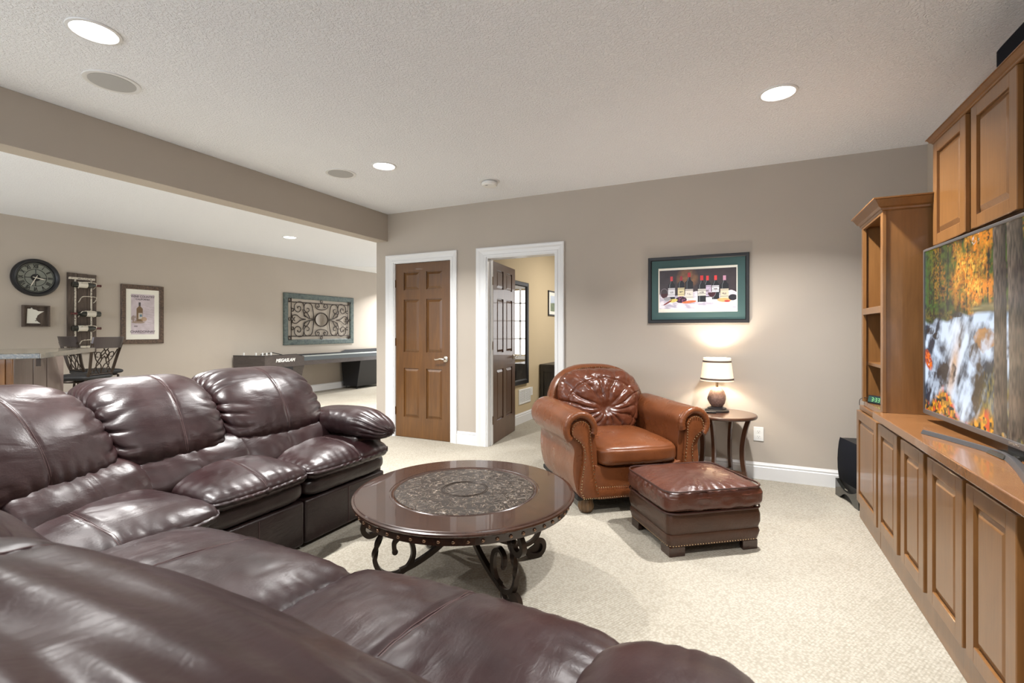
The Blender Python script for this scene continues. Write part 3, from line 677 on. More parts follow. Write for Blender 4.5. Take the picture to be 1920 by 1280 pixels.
def back(c, hw, rz, seed, hd=.190, hz=.215, lean=.13, n=52, seamx=0.0, m=None, fold=0):
    def warp(q, l):
        l.y += lean*q.z
        l.z -= .030*q.x**4*max(q.z, 0)
        if q.z < 0: l.y -= .035*q.z*q.z*(1 if q.y < 0 else 0)
        l.y -= .03*(1-q.x**2)*max(-q.y, 0)*(1-.5*abs(q.z)); return l
    def disp(q, p):
        side = sstep(.45, .98, abs(q.x))
        d = .005*NZ(p.x*4, p.y*4, p.z*4, seed)+.0012*NZ(p.x*20, p.y*20, p.z*20, seed)
        a = math.atan2(q.z, -q.y)
        pl = abs(math.sin(a*9.5+2.5*NZ(q.x*1.5, q.z*2, q.y, seed)+1.2*abs(q.x)))
        d -= .011*(1-pl)**1.6*side
        lowp = sstep(.25, .9, -q.z)*sstep(0, .4, -q.y)
        pl = abs(math.sin(q.x*hw*46+4*NZ(p.x*3, p.y*3, p.z, seed)))
        d -= .007*(1-pl)*lowp
        d += groove(q.x-seamx-.05*q.z, .018, .006)
        if fold:
            pl = NZ(q.x*1.2+.8*q.z, a*5.5, 0, seed+3); d += fold*pl
        return d
    o = cushion('back_cushion', m or M_sofa, sofa, c, (hw, hd, hz), 2.5, 6.5, n, rz, warp, disp, SO, True)
    stitch(o, c, rz, hw, lambda a: seamx+.05*math.sin(a), -50, 140, sofa); return o
def lumbar(c, hw, rz, seed):
    def disp(q, p):
        pl = NZ(q.x*2.2, q.z*1.2+q.x, seed, seed); d = .010*pl+.004*NZ(p.x*16, p.y*16, p.z*16, seed)
        d += groove(q.x, .02, .005); d -= .006*(1-abs(math.sin(q.x*hw*50+3*pl)))*sstep(.3, 1, q.z); return d
    return cushion('lumbar_cushion', M_sofa, sofa, c, (hw, .125, .125), 2.6, 7, 34, rz, lambda q, l: Vector((l.x, l.y+.07*q.z, l.z)), disp, SO, True)
def pad(c, hw, hd, hz, rz, seed, m=None):
    def disp(q, p): return -.006*(1-abs(math.sin(q.x*hw*75+2.5*NZ(p.x*3, p.y*3, 1, seed))))*(.3+.7*sstep(.2, 1, abs(q.z)))*max(0, NZ(q.x*3, 1, seed, seed)+.5)+.003*NZ(p.x*12, p.y*12, p.z*12, seed)
    return cushion('footrest_pad', m or M_sofa_base, sofa, c, (hw, hd, hz), 8, 3.2, 34, rz, None, disp, SO)
def blk(name, x0, x1, y0, y1, z0, z1, bev=.02, m=None):
    return B().box(x0-SO[0], x1-SO[0], y0-SO[1], y1-SO[1], z0, z1).out(name, m or M_sofa_base, sofa, bevel=bev, seg=3, smooth=True)
# far run: faces +X (local x -> +Y)
RL = PI/2
seat((-2.47, 2.285, .438), .343, .315, RL, 1, seam=.1)
seat((-2.475, 1.662, .442), .285, .320, RL, 2, seam=.0)
seat((-2.38, .99, .438), .36, .37, RL+.08, 3, seam=-.15)
for y, h, s in ((2.285, .338, 1), (1.662, .280, 2)):
    pad((-2.36, y, .340), h, .172, .072, RL, s)
blk('base_panel', -2.95, -2.205, 1.950, 2.615, .03, .275, .018)
blk('base_panel', -2.95, -2.205, 1.375, 1.944, .03, .275, .018)
blk('base_panel', -2.95, -2.06, .10, 1.37, .03, .36, .03)
for y in (2.28, 1.66): B().tube([(-2.2035-SO[0], y-SO[1], z) for z in (.04, .10, .2, .262)], .0016, 6).out('stitched_seam', M_stitch, sofa)
back((-2.80, 2.105, .775), .348, RL, 11, seamx=.05)
back((-2.80, 1.472, .775), .284, RL, 12, seamx=.12)
back((-2.665, .85, .785), .335, RL+.40, 13, hz=.215, seamx=-.1)
lumbar((-2.60, 2.10, .545), .325, RL, 21); lumbar((-2.60, 1.55, .545), .285, RL, 22); lumbar((-2.49, 1.03, .535), .31, RL+.42, 23)
B().loft([[(-3.14-SO[0]+dx, y-SO[1], z) for dx, z in ((0, .04), (.40, .04), (.38, .70), (.20, .90), (.06, .925), (.0, .88))] for y in (.35, .42, 2.40, 2.46)]).out('rear_shell', M_sofa_rear, sofa, bevel=.03, seg=3, smooth=True)
def arm(c, L_, rz, seed, hw=.165, hz=.095, pk=.010):
    def warp(q, l):
        l.z += .02*(1-q.y**2)-.03*max(-q.y, 0)**2; l.x *= 1-.10*max(-q.y, 0); return l
    def disp(q, p):
        fr = sstep(.25, .95, -q.y); pl = abs(math.sin(math.atan2(q.x, q.z)*8+2*NZ(p.x*5, p.y*5, p.z*5, seed)))
        return -pk*(1-pl)*fr+.007*NZ(p.x*6, p.y*6, p.z*6, seed)-.005*(1-abs(math.sin(q.y*14+2*NZ(p.x*6, p.y*6, 0, seed))))*sstep(.5, 1, abs(q.x))
    return cushion('armrest_pillow', M_sofa, sofa, c, (hw, L_, hz), 3.0, 2.4, 44, rz, warp, disp, SO)
arm((-2.44, 2.515, .597), .375, RL, 31, .155)
blk('armrest_panel', -2.85, -2.245, 2.39, 2.64, .03, .54, .03)
# near run: faces +Y (local x -> -X)
RN = PI
seat((-1.555, .86, .430), .437, .355, RN, 4, seam=.05, n=52)
seat((-.685, .865, .437), .445, .370, RN, 5, seam=.02, n=56)
pad((-.675, 1.03, .33), .43, .165, .072, RN, 5); pad((-1.55, 1.02, .33), .43, .165, .072, RN, 6)
blk('base_panel', -2.05, -1.113, .10, 1.17, .03, .27, .018); blk('base_panel', -1.107, -.06, .10, 1.17, .03, .27, .018)
back((-1.53, .30, .768), .440, RN, 14, n=60, seamx=.0, fold=.008)
back((-.600, .285, .772), .462, RN, 15, n=84, seamx=.38, fold=.011)
lumbar((-1.45, .43, .53), .40, RN, 24); lumbar((-.60, .43, .53), .37, RN, 25)
B().loft([[(x-SO[0], -.03-SO[1]+dy, z) for dy, z in ((0, .04), (.36, .04), (.34, .70), (.20, .86), (.06, .875), (.0, .83))] for x in (-3.0, -2.95, -.12, -.06)]).out('rear_shell', M_sofa_rear, sofa, bevel=.03, seg=3, smooth=True)
arm((-.095, .665, .57), .385, RN, 32, .18, .095, .003)
blk('armrest_panel', -.24, .06, .10, 1.0, .03, .54, .05)

# ================================================================== COFFEE TABLE
CT = (-1.245, 2.085, 0); R_ = .545; HT = .440
t = thing('coffee_table', 'round dark coffee table with embossed inlay, studs and scrolled iron legs', 'table', CT)
B().lathe([(.36, HT-.062), (R_-.035, HT-.062), (R_-.022, HT-.058), (R_-.020, HT-.022), (R_-.006, HT-.020), (R_, HT-.014), (R_-.002, HT-.007), (R_-.012, HT-.005), (R_-.015, HT-.001), (R_-.022, HT), (.372, HT), (.368, HT-.003), (.362, HT-.003), (.358, HT+.000), (.350, HT-.002), (.345, HT-.006), (.001, HT-.006)], 96).out('tabletop', M_espresso, t, sharp=.12)
B().lathe([(.344, HT-.0065), (.344, HT-.003), (.001, HT-.003)], 64).out('embossed_inlay', M_emboss, t, sharp=.1)
for r in (.105, .115): B().tube([(r*math.cos(a), r*math.sin(a), HT-.003) for a in [2*PI*i/48 for i in range(48)]], .002, 6, closed=True).out('inlay_ring', M_iron, t)
sm = B().sphere((0, 0, 0), .0085, 10, 6).out('stud', M_darknail, t).data
bpy.data.objects.remove(bpy.data.objects['stud'])
NS = 56
for i in range(NS):
    a = 2*PI*i/NS; o = bpy.data.objects.new('stud', sm); C.objects.link(o); o.parent = t
    o.location = ((R_-.0215)*math.cos(a), (R_-.0215)*math.sin(a), HT-.041)
def spiral(c, r0, r1, a0, a1, n=22):
    return [(c[0]+(r0+(r1-r0)*(k/n)**.8)*math.cos(a0+(a1-a0)*k/n), c[1]+(r0+(r1-r0)*(k/n)**.8)*math.sin(a0+(a1-a0)*k/n)) for k in range(n+1)]
TZ = HT-.062
for ang in (-30, 54, 150, 230):
    ca, sa = math.cos(math.radians(ang)), math.sin(math.radians(ang))
    P3 = lambda pts: [(r*ca, r*sa, z) for r, z in pts]
    # (radius from centre, height) curves in the leg's own vertical plane
    main = smooth_path([(.385, TZ), (.392, .335), (.415, .275), (.438, .215), (.440, .155), (.410, .102), (.350, .082), (.290, .105), (.262, .160), (.275, .225), (.318, .252), (.352, .230), (.350, .190)], 7)
    rr = [.0115]*len(main); tw = [0]*len(main)
    for i in range(6, 26): tw[i] = (i-6)/20*PI*1.5
    for i in range(26, len(tw)): tw[i] = PI*1.5
    b = B(); b.tube(P3(main), rr, square=True, twist=tw); b.sphere((.349*ca, .349*sa, .186), .015, 10, 6)
    leg = b.out('leg', M_iron, t)
    hook = smooth_path([(.43, TZ+.002), (.478, .355), (.495, .315), (.470, .285), (.435, .293), (.428, .318)], 6)
    b = B(); b.tube(P3(hook), [.0125]*len(hook), square=True); b.sphere((.428*ca, .428*sa, .32), .014, 10, 6); b.out('scroll', M_iron, leg)
    foot = smooth_path([(.335, .082), (.350, .052), (.375, .025), (.410, .014), (.442, .024), (.458, .052), (.450, .082), (.425, .090), (.412, .074)], 5)
    b = B(); b.tube(P3(foot), [.009+.006*min(1, i/8) for i in range(len(foot))], square=True, flat=1.25)
    w_ = .010; pl = [(r, z) for r, z in foot[6:]]
    b.loft([[(r*ca-s*w_*.5*sa, r*sa+s*w_*.5*ca, z) for r, z in pl] for s in (-1, 1)])
    b.sphere((.410*ca, .410*sa, .004), .004, 8, 5)
    b.out('foot', M_iron, leg)
    st = smooth_path([(.0, TZ-.004), (.018, TZ-.02), (.040, .29), (.075, .225), (.15, .165), (.25, .115), (.325, .092)], 6)
    b = B(); b.tube(P3(st), .0125, square=True); b.out('stretcher', M_iron, t)
B().lathe([(.001, TZ-.03), (.03, TZ-.028), (.04, TZ-.01), (.04, TZ)], 16).out('hub', M_iron, t)

# ================================================================== OTTOMAN
OT = (-.262, 3.07, 0); ORZ = math.radians(37)
t = thing('ottoman', 'chestnut leather ottoman with piped cushion and nailhead trim before the armchair', 'ottoman', OT, ORZ)
OW, OD = .305, .262
def od(q, p):
    r = math.hypot(q.x, q.y); d = .006*NZ(p.x*9, p.y*4, p.z*5, 41)+.0015*NZ(p.x*30, p.y*30, p.z*30, 41)
    if q.z > .35:
        d += .005*NZ(p.x*4+p.y*3, p.y*16-p.x*9, 0, 42)*(1-r*.6)
        d -= .004*(1-abs(math.sin(math.atan2(q.y+.1, q.x)*16)))*sstep(.35, .8, r)*(q.y < .3)
    else: d += .004*NZ(p.x*14, p.y*14, p.z*22, 43)
    return d
cushion('top_cushion', M_ott, t, (0, 0, .300), (OW, OD, .072), 9, 4.6, 54, 0, lambda q, l: Vector((l.x*(1+.02*(1-q.z**2)), l.y*(1+.02*(1-q.z**2)), l.z+(.030*(1-q.x**2)*(1-q.y**2) if q.z > 0 else 0))), od)
def rrect(hx, hy, r, z, n=7):
    P = []
    for cx_, cy_, a0 in ((hx-r, hy-r, 0), (-hx+r, hy-r, PI/2), (-hx+r, -hy+r, PI), (hx-r, -hy+r, 3*PI/2)):
        P += [(cx_+r*math.cos(a0+PI/2*k/n), cy_+r*math.sin(a0+PI/2*k/n), z) for k in range(n+1)]
    return P
for z, k in ((.360, 0), (.242, 0)): B().tube(rrect(OW-.004, OD-.004, .075, z, 9), .0055, 8, closed=True).out('piping', M_piping, t)
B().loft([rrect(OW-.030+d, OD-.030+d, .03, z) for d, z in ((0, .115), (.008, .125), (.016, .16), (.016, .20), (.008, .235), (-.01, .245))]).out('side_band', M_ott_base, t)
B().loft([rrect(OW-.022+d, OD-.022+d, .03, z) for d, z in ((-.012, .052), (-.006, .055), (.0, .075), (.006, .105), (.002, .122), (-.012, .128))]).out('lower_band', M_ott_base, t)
b = B()
def along(pts, step):
    out = []; n = len(pts); acc = 0
    for i in range(n):
        a = Vector(pts[i]); c = Vector(pts[(i+1) % n]); l = (c-a).length; s = 0
        while acc <= l-s+1e-9 and l > 0:
            s += acc; out.append(a+(c-a)*(s/l)); acc = step
        acc -= (l-s)
    return out
for p in along(rrect(OW-.0275, OD-.0275, .03, .062), .0165): b.sphere(p, .0045, 5, 3)
tag(b.out('nailhead_trim', M_brass, t), kind='stuff')
for sx in (-1, 1):
    for sy in (-1, 1):
        x0, y0 = sx*(OW-.032), sy*(OD-.032); b = B()
        b.prism([(x0, y0), (x0-sx*.095, y0), (x0-sx*.088, y0-sy*.035), (x0-sx*.035, y0-sy*.088), (x0, y0-sy*.095)], 'z', 0, .054); b.out('foot', M_espresso, t, bevel=.004)

# ================================================================== ARMCHAIR
AC = (-.889, 3.690, 0); ARZ = math.radians(38)
t = thing('armchair', 'cognac leather rolled-arm club chair with nailhead trim and bun feet', 'armchair', AC, ARZ)
def arm_profile(s, k=1.0, dz=0):
    """closed outline (x, z) of a rolled arm, s=+1 right side; outer flare on the outside"""
    cx_, cz, r = s*.425, .575+dz, .118*k
    P = []
    for i in range(27):   # scroll from inner side over the top and under the outside
        a = math.radians(190-i*(190+52)/26); P.append((cx_+s*r*math.cos(a), cz+r*math.sin(a)))
    P += [(s*.452, .44), (s*.470, .36), (s*.470, .26), (s*.448, .17), (s*.425, .10), (s*.29, .10), (s*.295, .30), (s*.305, .48)]
    return P
for s in (-1, 1):
    ys = [-.425, -.42, -.41, -.395, -.37, -.33, -.25, -.15, 0, .15, .28, .36]
    rings = []
    for y in ys:
        e = min(1, (y+.425)/.05); k = (.86+.14*math.sqrt(max(0, 1-(1-e)**2)))*(1+.07*sstep(-.3, .2, y))
        rr_ = []
        for i, (x, z) in enumerate(arm_profile(s, k)):
            if y > -.41 and i < 27: 
                w_ = .004*math.sin(i*1.3+y*9)*sstep(-.41, -.35, y)*(1-sstep(-.3, -.1, y)); z += w_
            rr_.append((x+s*.012*sstep(-.3, .2, y), y, z))
        rings.append(rr_)
    o = B().loft(rings).out('armrest', M_chair, t)
    md = o.modifiers.new('s', 'SUBSURF'); md.levels = 1; md.render_levels = 2
    # pleated roll edge and face panel
    b = B(); cx_, cz = s*.425, .575
    path = [(cx_+s*.097*math.cos(math.radians(a)), -.432, cz+.097*math.sin(math.radians(a))) for a in range(200, -50, -5)]
    rr_ = [.026+.0015*math.sin(i*2.4) for i in range(len(path))]
    b.tube(path, rr_, 10); b.out('pleated_roll', M_chair, t)
    pan = []
    for i in range(17): a = math.radians(195-i*(195+40)/16); pan.append((cx_+s*.066*math.cos(a), cz-.008+.066*math.sin(a)))
    stem_o = [(s*.428, .495), (s*.408, .445), (s*.408, .36), (s*.428, .24), (s*.432, .17), (s*.412, .115)]
    stem_i = [(s*.285, .115), (s*.310, .20), (s*.330, .32), (s*.342, .42), (s*.348, .49)]
    poly = pan+stem_o+stem_i
    b = B(); b.prism(poly, 'y', -.452, -.40); b.out('face_panel', M_chair, t, bevel=.008, seg=2, smooth=True)
    b = B()
    line = smooth_path([(x, -.457, z) for x, z in [(s*.300, .125), (s*.322, .21), (s*.340, .32), (s*.352, .42), (s*.360, .50)]+[(cx_+s*.062*math.cos(math.radians(a)), cz-.006+.062*math.sin(math.radians(a))) for a in (180, 135, 90, 45, 0, -35)]+[(s*.425, .487), (s*.399, .442), (s*.399, .36), (s*.418, .24), (s*.423, .17), (s*.404, .125)]], 8)
    L0 = 0; last = Vector(line[0])
    for p in line:
        if (Vector(p)-last).length > .0155: b.sphere(p, .0052, 6, 4); last = Vector(p)
    for k in range(8): b.sphere((s*(.300+k*.0148), -.457, .118), .0052, 6, 4)
    tag(b.out('nailhead_trim', M_brass, t), kind='stuff')
# outer side skirts (pleated lower sides)
# seat, front rail
def cd(q, p): return .004*NZ(p.x*7, p.y*7, p.z*7, 51)+groove(q.z-.55, .06, .003)*sstep(.8, 1, max(abs(q.x), abs(q.y)))-.006*math.exp(-((q.x-.05)/.03)**2)*sstep(0, .8, -q.z)*(q.y < -.7)
cushion('seat_cushion', M_chair, t, (0, -.115, .385), (.307, .345, .082), 8, 4.2, 40, 0, lambda q, l: Vector((l.x, l.y-.02*(1-q.x**2)*max(-q.y, 0), l.z+(.028*(1-q.x**2)*(1-q.y**2) if q.z > 0 else 0))), cd)
B().loft([[(-.32, y, .10), (.32, y, .10), (.32, y, z), (.22, y, z-.025), (-.22, y, z-.025), (-.32, y, z)] for y, z in ((-.435, .325), (-.40, .335), (.30, .335))]).out('front_rail', M_chair, t, bevel=.008, seg=2, smooth=True)
B().loft([[(x, -.438+d, z) for d, z in ((0, .10), (-.006, .115), (-.010, .14), (-.006, .165), (0, .175), (.02, .175), (.02, .10))] for x in (-.30, .30)]).out('lower_band', M_chair, t, smooth=True)
b = B()
for i in range(38):
    for z in (.182, .112): b.sphere((-.295+i*.59/37, -.446, z), .0048, 5, 3)
tag(b.out('nailhead_trim', M_brass, t), kind='stuff')
B().box(-.43, .43, -.40, .42, .085, .12).out('bottom_frame', M_blackmatte, t, bevel=.01)
for x, y in ((-.36, -.37), (.36, -.37), (-.34, .34), (.34, .34)):
    B().lathe([(.028, 0), (.040, .006), (.050, .028), (.052, .05), (.046, .075), (.044, .092)], 36, (x, y, 0), .06, 12).out('bun_foot', M_footwood, t)
# back: arched shell leaning back, with a puckered pillow
def arch2(w_, h0, top, n=24, e=2.7):
    P = [(-w_, h0)]
    for i in range(n+1):
        a = PI-PI*i/n; c, s_ = math.cos(a), math.sin(a)
        P.append((w_*math.copysign(abs(c)**(2/e), c), h0+.0+(top-h0)*abs(s_)**(2/e)))
    P.append((w_, h0)); return P
rings = []
for y, w_, tp in ((.225, .375, .905), (.215, .405, .93), (.235, .425, .945), (.30, .425, .95), (.37, .41, .935), (.40, .38, .90)):
    rings.append([(x, y+(z-.45)*.24, z) for x, z in [(-w_*.92, .12)]+arch2(w_, .50, tp)+[(w_*.92, .12)]])
B().loft(rings).out('back_shell', M_chair, t, bevel=0)
b = B()
for x, z in arch2(.405, .52, .925, 90)[1:-1]:
    b.sphere((x, .212+(z-.45)*.24, z), .0052, 5, 3)
tag(b.out('nailhead_trim', M_brass, t), kind='stuff')
def bd(q, p):
    r = math.hypot(q.x, q.z+.12); a = math.atan2(q.z+.18, q.x)
    fr = sstep(0, .5, -q.y)
    d = -.016*(1-abs(math.sin(a*7.5+1.8*NZ(q.x*2, q.z*2, 0, 61))))**2*sstep(.12, .4, r)*(1-.35*sstep(.7, 1, r))*fr
    d -= .034*math.exp(-(r/.20)**2)*fr
    d += .010*NZ(q.x*3.2, q.z*3.2, 1, 62)*fr+.004*NZ(q.x*9, q.z*9, 1, 63)
    d += groove(r-.86, .03, .006)*fr
    return d
cushion('back_cushion', M_chair_back, t, (0, .205, .655), (.345, .115, .265), 3.2, 3.0, 84, 0, lambda q, l: Vector((l.x*(1+.10*q.z-.04*q.z*q.z), l.y+.24*(l.z+.2)-.03*(1-q.x**2)*max(-q.y, 0), l.z)), bd)

# ================================================================== SIDE TABLE, LAMP, REMOTE
ET = (-.125, 4.205, 0); HE = .572
t = thing('side_table', 'round walnut side table with curved legs between armchair and wall', 'table', ET)
B().lathe([(.235, HE-.026), (.252, HE-.024), (.256, HE-.014), (.254, HE-.004), (.246, HE), (.001, HE)], 64).out('tabletop', M_endwood, t, sharp=.2)
for a in (-20, 70, 160, 250):
    ca, sa = math.cos(math.radians(a)), math.sin(math.radians(a))
    pts = smooth_path([(.205, HE-.022), (.178, .46), (.158, .34), (.158, .22), (.180, .10), (.215, .0)], 5); rings = []
    for r, z in pts:
        rings.append([((r+dr)*ca-dt*sa, (r+dr)*sa+dt*ca, z) for dr, dt in ((-.017, -.012), (.017, -.012), (.017, .012), (-.017, .012))])
    B().loft(rings).out('leg', M_endwood, t, bevel=.002)
for a in (-20, 70):
    b = B(); b.obox((0, 0, .12+(.0 if a < 0 else -.022)), (.172, .014, .010), math.radians(a)); b.out('stretcher', M_endwood, t, bevel=.002)
LP = (-.165, 4.285, HE)
t = thing('table_lamp', 'lit table lamp with striped drum shade and rounded textured brown base', 'lamp', LP)
B().lathe([(.092, 0), (.092, .012), (.080, .018), (.074, .020), (.072, .030), (.055, .034), (.046, .040)], 32).out('foot', M_black, t)
b = B(); b.lathe([(.040, .036), (.058, .065), (.067, .10), (.066, .13), (.055, .165), (.036, .188), (.018, .198)], 36, (0, 0, 0), .012, 9)
for k in range(13):
    a = math.radians(195+4*math.sin(k)); z = .055+k*.0092; r = .066*math.sin(PI*(.22+.62*k/12))+.004
    b.sphere((r*math.cos(a), r*math.sin(a), z), .0055, 6, 4)
b.out('lamp_base', M_ceramic, t)
B().lathe([(.010, .190), (.010, .25), (.014, .252), (.014, .275), (.006, .28)], 16).out('stem', M_brass, t)
B().sphere((0, 0, .305), .026, 14, 8, 1.15).out('bulb', mat('lit_bulb', (1, .9, .8), .5, emit=(1, .80, .55), es=14), t)
S0, S1, r0, r1 = .250, .436, .128, .104
rs = lambda z: r0+(r1-r0)*(z-S0)/(S1-S0); n = 48
ringf = lambda z, d: [((rs(z)+d)*math.cos(2*PI*i/n), (rs(z)+d)*math.sin(2*PI*i/n), z) for i in range(n)]
B().loft([ringf(S0, 0), ringf(S1, 0), ringf(S1, -.002), ringf(S0, -.002), ringf(S0, 0)], cap=False).out('lamp_shade', M_shade, t)
for a, c in ((S0+.010, S0+.024), (S1-.034, S1-.020)): B().loft([ringf(a, .0005), ringf(a, .0016), ringf(c, .0016), ringf(c, .0005)], cap=False).out('shade_band', M_shadeband, t)
for z in (S1-.012,):
    b = B()
    for a in (0, 2*PI/3, 4*PI/3): b.tube([(0, 0, z-.006), (rs(z)*math.cos(a), rs(z)*math.sin(a), z)], .0015, 5)
    b.tube([(0, 0, .28), (0, 0, z-.006)], .003, 6); b.out('shade_spider', M_brass, t)
l = bpy.data.lights.new('table_lamp_light', 'POINT'); l.energy = 17; l.color = (1, .91, .78); l.shadow_soft_size = .03
o = bpy.data.objects.new('table_lamp_light', l); C.objects.link(o); o.parent = t; o.location = (0, 0, .345)
t = thing('remote_control', 'small dark remote lying at the foot of the table lamp', 'remote control', (-.222, 4.155, HE+.0005), math.radians(14))
B().loft([rrect(.055, .019, .008, 0), rrect(.057, .021, .009, .006), rrect(.056, .020, .009, .013), rrect(.048, .014, .008, .015)]).out('casing', M_blackmatte, t)
b = B()
for i in range(6):
    for j in (-1, 0, 1): b.lathe([(.003, .0145), (.003, .0165), (.001, .0168)], 8, (-.035+i*.013, j*.0095, 0))
b.out('buttons', M_grey, t)

# ================================================================== PICTURES AND THINGS ON THE WALLS
def frame(root, w_, h_, fw, d, m, z0=0, name='frame', bev=.003, prof=None):
    """mitred picture frame; outer size w x h, centred in x, bottom at z0, standing out to y=-d"""
    prof = prof or [(0, 0), (0, -d*.8), (fw*.12, -d), (fw*.8, -d*.9), (fw, -d*.55), (fw, 0)]
    rings = []
    for sx, sz in ((-1, 0), (1, 0), (1, 1), (-1, 1)):
        rings.append([(sx*(w_/2-p), y, z0+(p if sz == 0 else h_-p)) for p, y in prof])
    rings.append(rings[0])
    return B().loft(rings, cap=False).out(name, m, root, smooth=False)
# print of wine bottles
t = thing('framed_print', 'black framed wine bottle still life with teal mat above side table lamp', 'picture', (-.3355, YB, 1.299))
PW, PH = .826, .590
frame(t, PW, PH, .031, .022, M_black)
B().box(-PW/2+.028, PW/2-.028, -.008, -.002, .028, PH-.028).out('mat_board', M_green, t, smooth=False)
frame(t, PW-.178, PH-.195, .010, .0125, M_paper, .095, 'mat_lip')
def wine(U, V):
    X = U*1.6; Y = V
    im = np.zeros(U.shape+(3,)); bc = lambda *c: np.broadcast_to(srgb(*c), im.shape)
    im[:] = mixc(bc(62, 50, 54), bc(44, 34, 38), fbm(X*6, Y*6, 4, 1))
    k = np.clip(1.3-((X-.60)/.22)**2-((Y-.22)/.26)**2, 0, 1)*fbm(X*9, Y*9, 3, 2)*1.3; im = mixc(im, bc(150, 105, 62), np.clip(k, 0, 1))
    cloth = Y > .62+.04*np.sin(X*5)-.10*np.exp(-((X-1.5)/.12)**2)-.03*np.exp(-((X-.78)/.1)**2)
    fold = fbm(X*7+Y*5, Y*14-X*4, 4, 5); im = np.where(cloth[..., None], mixc(bc(236, 228, 236), bc(176, 170, 190), np.clip((fold-.42)*4, 0, 1)), im)
    def rect(x0, x1, y0, y1, c, f=1.): 
        nonlocal im
        k = (X > x0)*(X < x1)*(Y > y0)*(Y < y1)*f; im = mixc(im, bc(*c), k)
    def bottle(x, y0, y1, r, cap, lab, l0, l1):
        nonlocal im
        sh = y0+(y1-y0)*.36; nk = r*.36
        prof = np.where(Y < sh, nk+(r-nk)*np.clip((Y-(sh-.085))/.085, 0, 1)**1.6, r)
        k = (np.abs(X-x) < prof)*(Y > y0)*(Y < y1)*1.; im = mixc(im, bc(18, 16, 22), k)
        im = mixc(im, bc(120, 125, 130), k*(np.abs(X-x+prof*.55) < .006)*.7)
        im = mixc(im, bc(*cap), (np.abs(X-x) < nk)*(Y > y0)*(Y < y0+.12)*1.)
        kl = (np.abs(X-x) < r*.98)*(Y > l0)*(Y < l1)*1.; im = mixc(im, bc(*lab), kl)
        im = mixc(im, bc(90, 80, 80), kl*((np.abs(Y-(l0+.03)) < .008)+(np.abs(Y-(l1-.05)) < .006)+(np.abs(Y-(l0+l1)/2) < .02)*(np.abs(X-x) < r*.5)*(vnoise(X*70, Y*70, 3) > .4) > 0)*.8)
    bottle(.265, .16, .76, .075, (196, 60, 66), (214, 214, 222), .46, .69)
    bottle(.47, .16, .68, .075, (150, 40, 50), (216, 204, 160), .46, .68)
    bottle(.64, .08, .76, .082, (170, 40, 46), (222, 214, 206), .50, .76)
    bottle(1.02, .18, .72, .075, (214, 56, 58), (196, 180, 205), .42, .70)
    bottle(.905, .17, .84, .085, (200, 48, 50), (214, 212, 204), .51, .68)
    bottle(1.185, .18, .78, .075, (226, 60, 60), (230, 230, 238), .43, .60)
    bottle(1.365, .19, .80, .085, (205, 150, 175), (214, 204, 180), .52, .76)
    def glass(x, y):
        nonlocal im
        d = ((X-x)/.085)**2+((Y-y)/.13)**2; im = mixc(im, bc(150, 140, 150), ((d < 1)*(d > .84)*1.)*.8)
        im = mixc(im, bc(60, 10, 20), (d < .84)*(Y > y+.0)*1.); rect(x-.006, x+.006, y+.12, y+.30, (200, 195, 205), .8)
        im = mixc(im, bc(200, 195, 205), ((((X-x)/.07)**2+((Y-y-.30)/.018)**2) < 1)*.7)
    glass(.105, .60); glass(1.11, .60)
    k = ((((X-.47)/.12)**2+((Y-.77)/.085)**2) < 1)*1.; im = mixc(im, mixc(bc(50, 14, 36), bc(120, 60, 100), (vnoise(X*42, Y*34, 8) > .62)*1.), k)
    def blob(x, y, a, b_, c, rot=0):
        nonlocal im
        dx = (X-x)*math.cos(rot)+(Y-y)*math.sin(rot); dy = -(X-x)*math.sin(rot)+(Y-y)*math.cos(rot)
        im = mixc(im, bc(*c)*(.8+.4*fbm(X*20, Y*20, 3, 4))[..., None], np.clip((1-(dx/a)**2-(dy/b_)**2)*6, 0, 1))
    blob(.30, .79, .10, .045, (222, 205, 110), -.2); blob(.18, .84, .12, .02, (120, 30, 30), -.6); blob(.64, .83, .16, .035, (206, 110, 62), -.12)
    blob(1.36, .80, .15, .055, (222, 170, 110), .05); blob(1.42, .83, .06, .03, (190, 70, 60)); blob(1.53, .74, .09, .08, (30, 26, 34)); blob(.17, .74, .08, .05, (150, 150, 158))
    return im
picture('printed_sheet', vmat('wine_print', 0, .35), t, PW-.198, PH-.215-.032, 300, 170, wine, y=-.0095, z0=.105+.022)
B().box(-PW/2+.096, PW/2-.096, -.0092, -.0084, .103, PH-.103).out('print_border', M_paper, t, smooth=False)
# ---- left wall (faces +X): local x runs along +Y
RW = PI/2
t = thing('wall_clock', 'large round black wall clock with roman numerals on the far left wall', 'clock', (XL, 2.835, 1.880), RW)
n = 64
B().loft([[(q*math.cos(2*PI*i/n), y, q*math.sin(2*PI*i/n)) for i in range(n)] for q, y in ((.228, 0), (.229, -.025), (.222, -.045), (.205, -.052), (.190, -.045), (.180, -.028), (.178, -.014))], cap=False).out('rim', M_black, t)
B().loft([[(q*math.cos(2*PI*i/n), y, q*math.sin(2*PI*i/n)) for i in range(n)] for q, y in ((.185, -.006), (.185, -.012))]).out('clock_face', M_clockface, t, smooth=False)
b = B()
for r in (.168, .102): b.tube([(r*math.cos(2*PI*i/48), -.014, r*math.sin(2*PI*i/48)) for i in range(48)], .0028, 5, closed=True)
for a in (0, 90, 180, 270): a = math.radians(a); b.tube([(.03*math.cos(a), -.014, .03*math.sin(a)), (.102*math.cos(a), -.014, .102*math.sin(a))], .004, 5)
b.loft([[(q*math.cos(2*PI*i/32), y, q*math.sin(2*PI*i/32)) for i in range(32)] for q, y in ((.045, -.012), (.045, -.016))])
b.out('dial_rings', M_black, t)
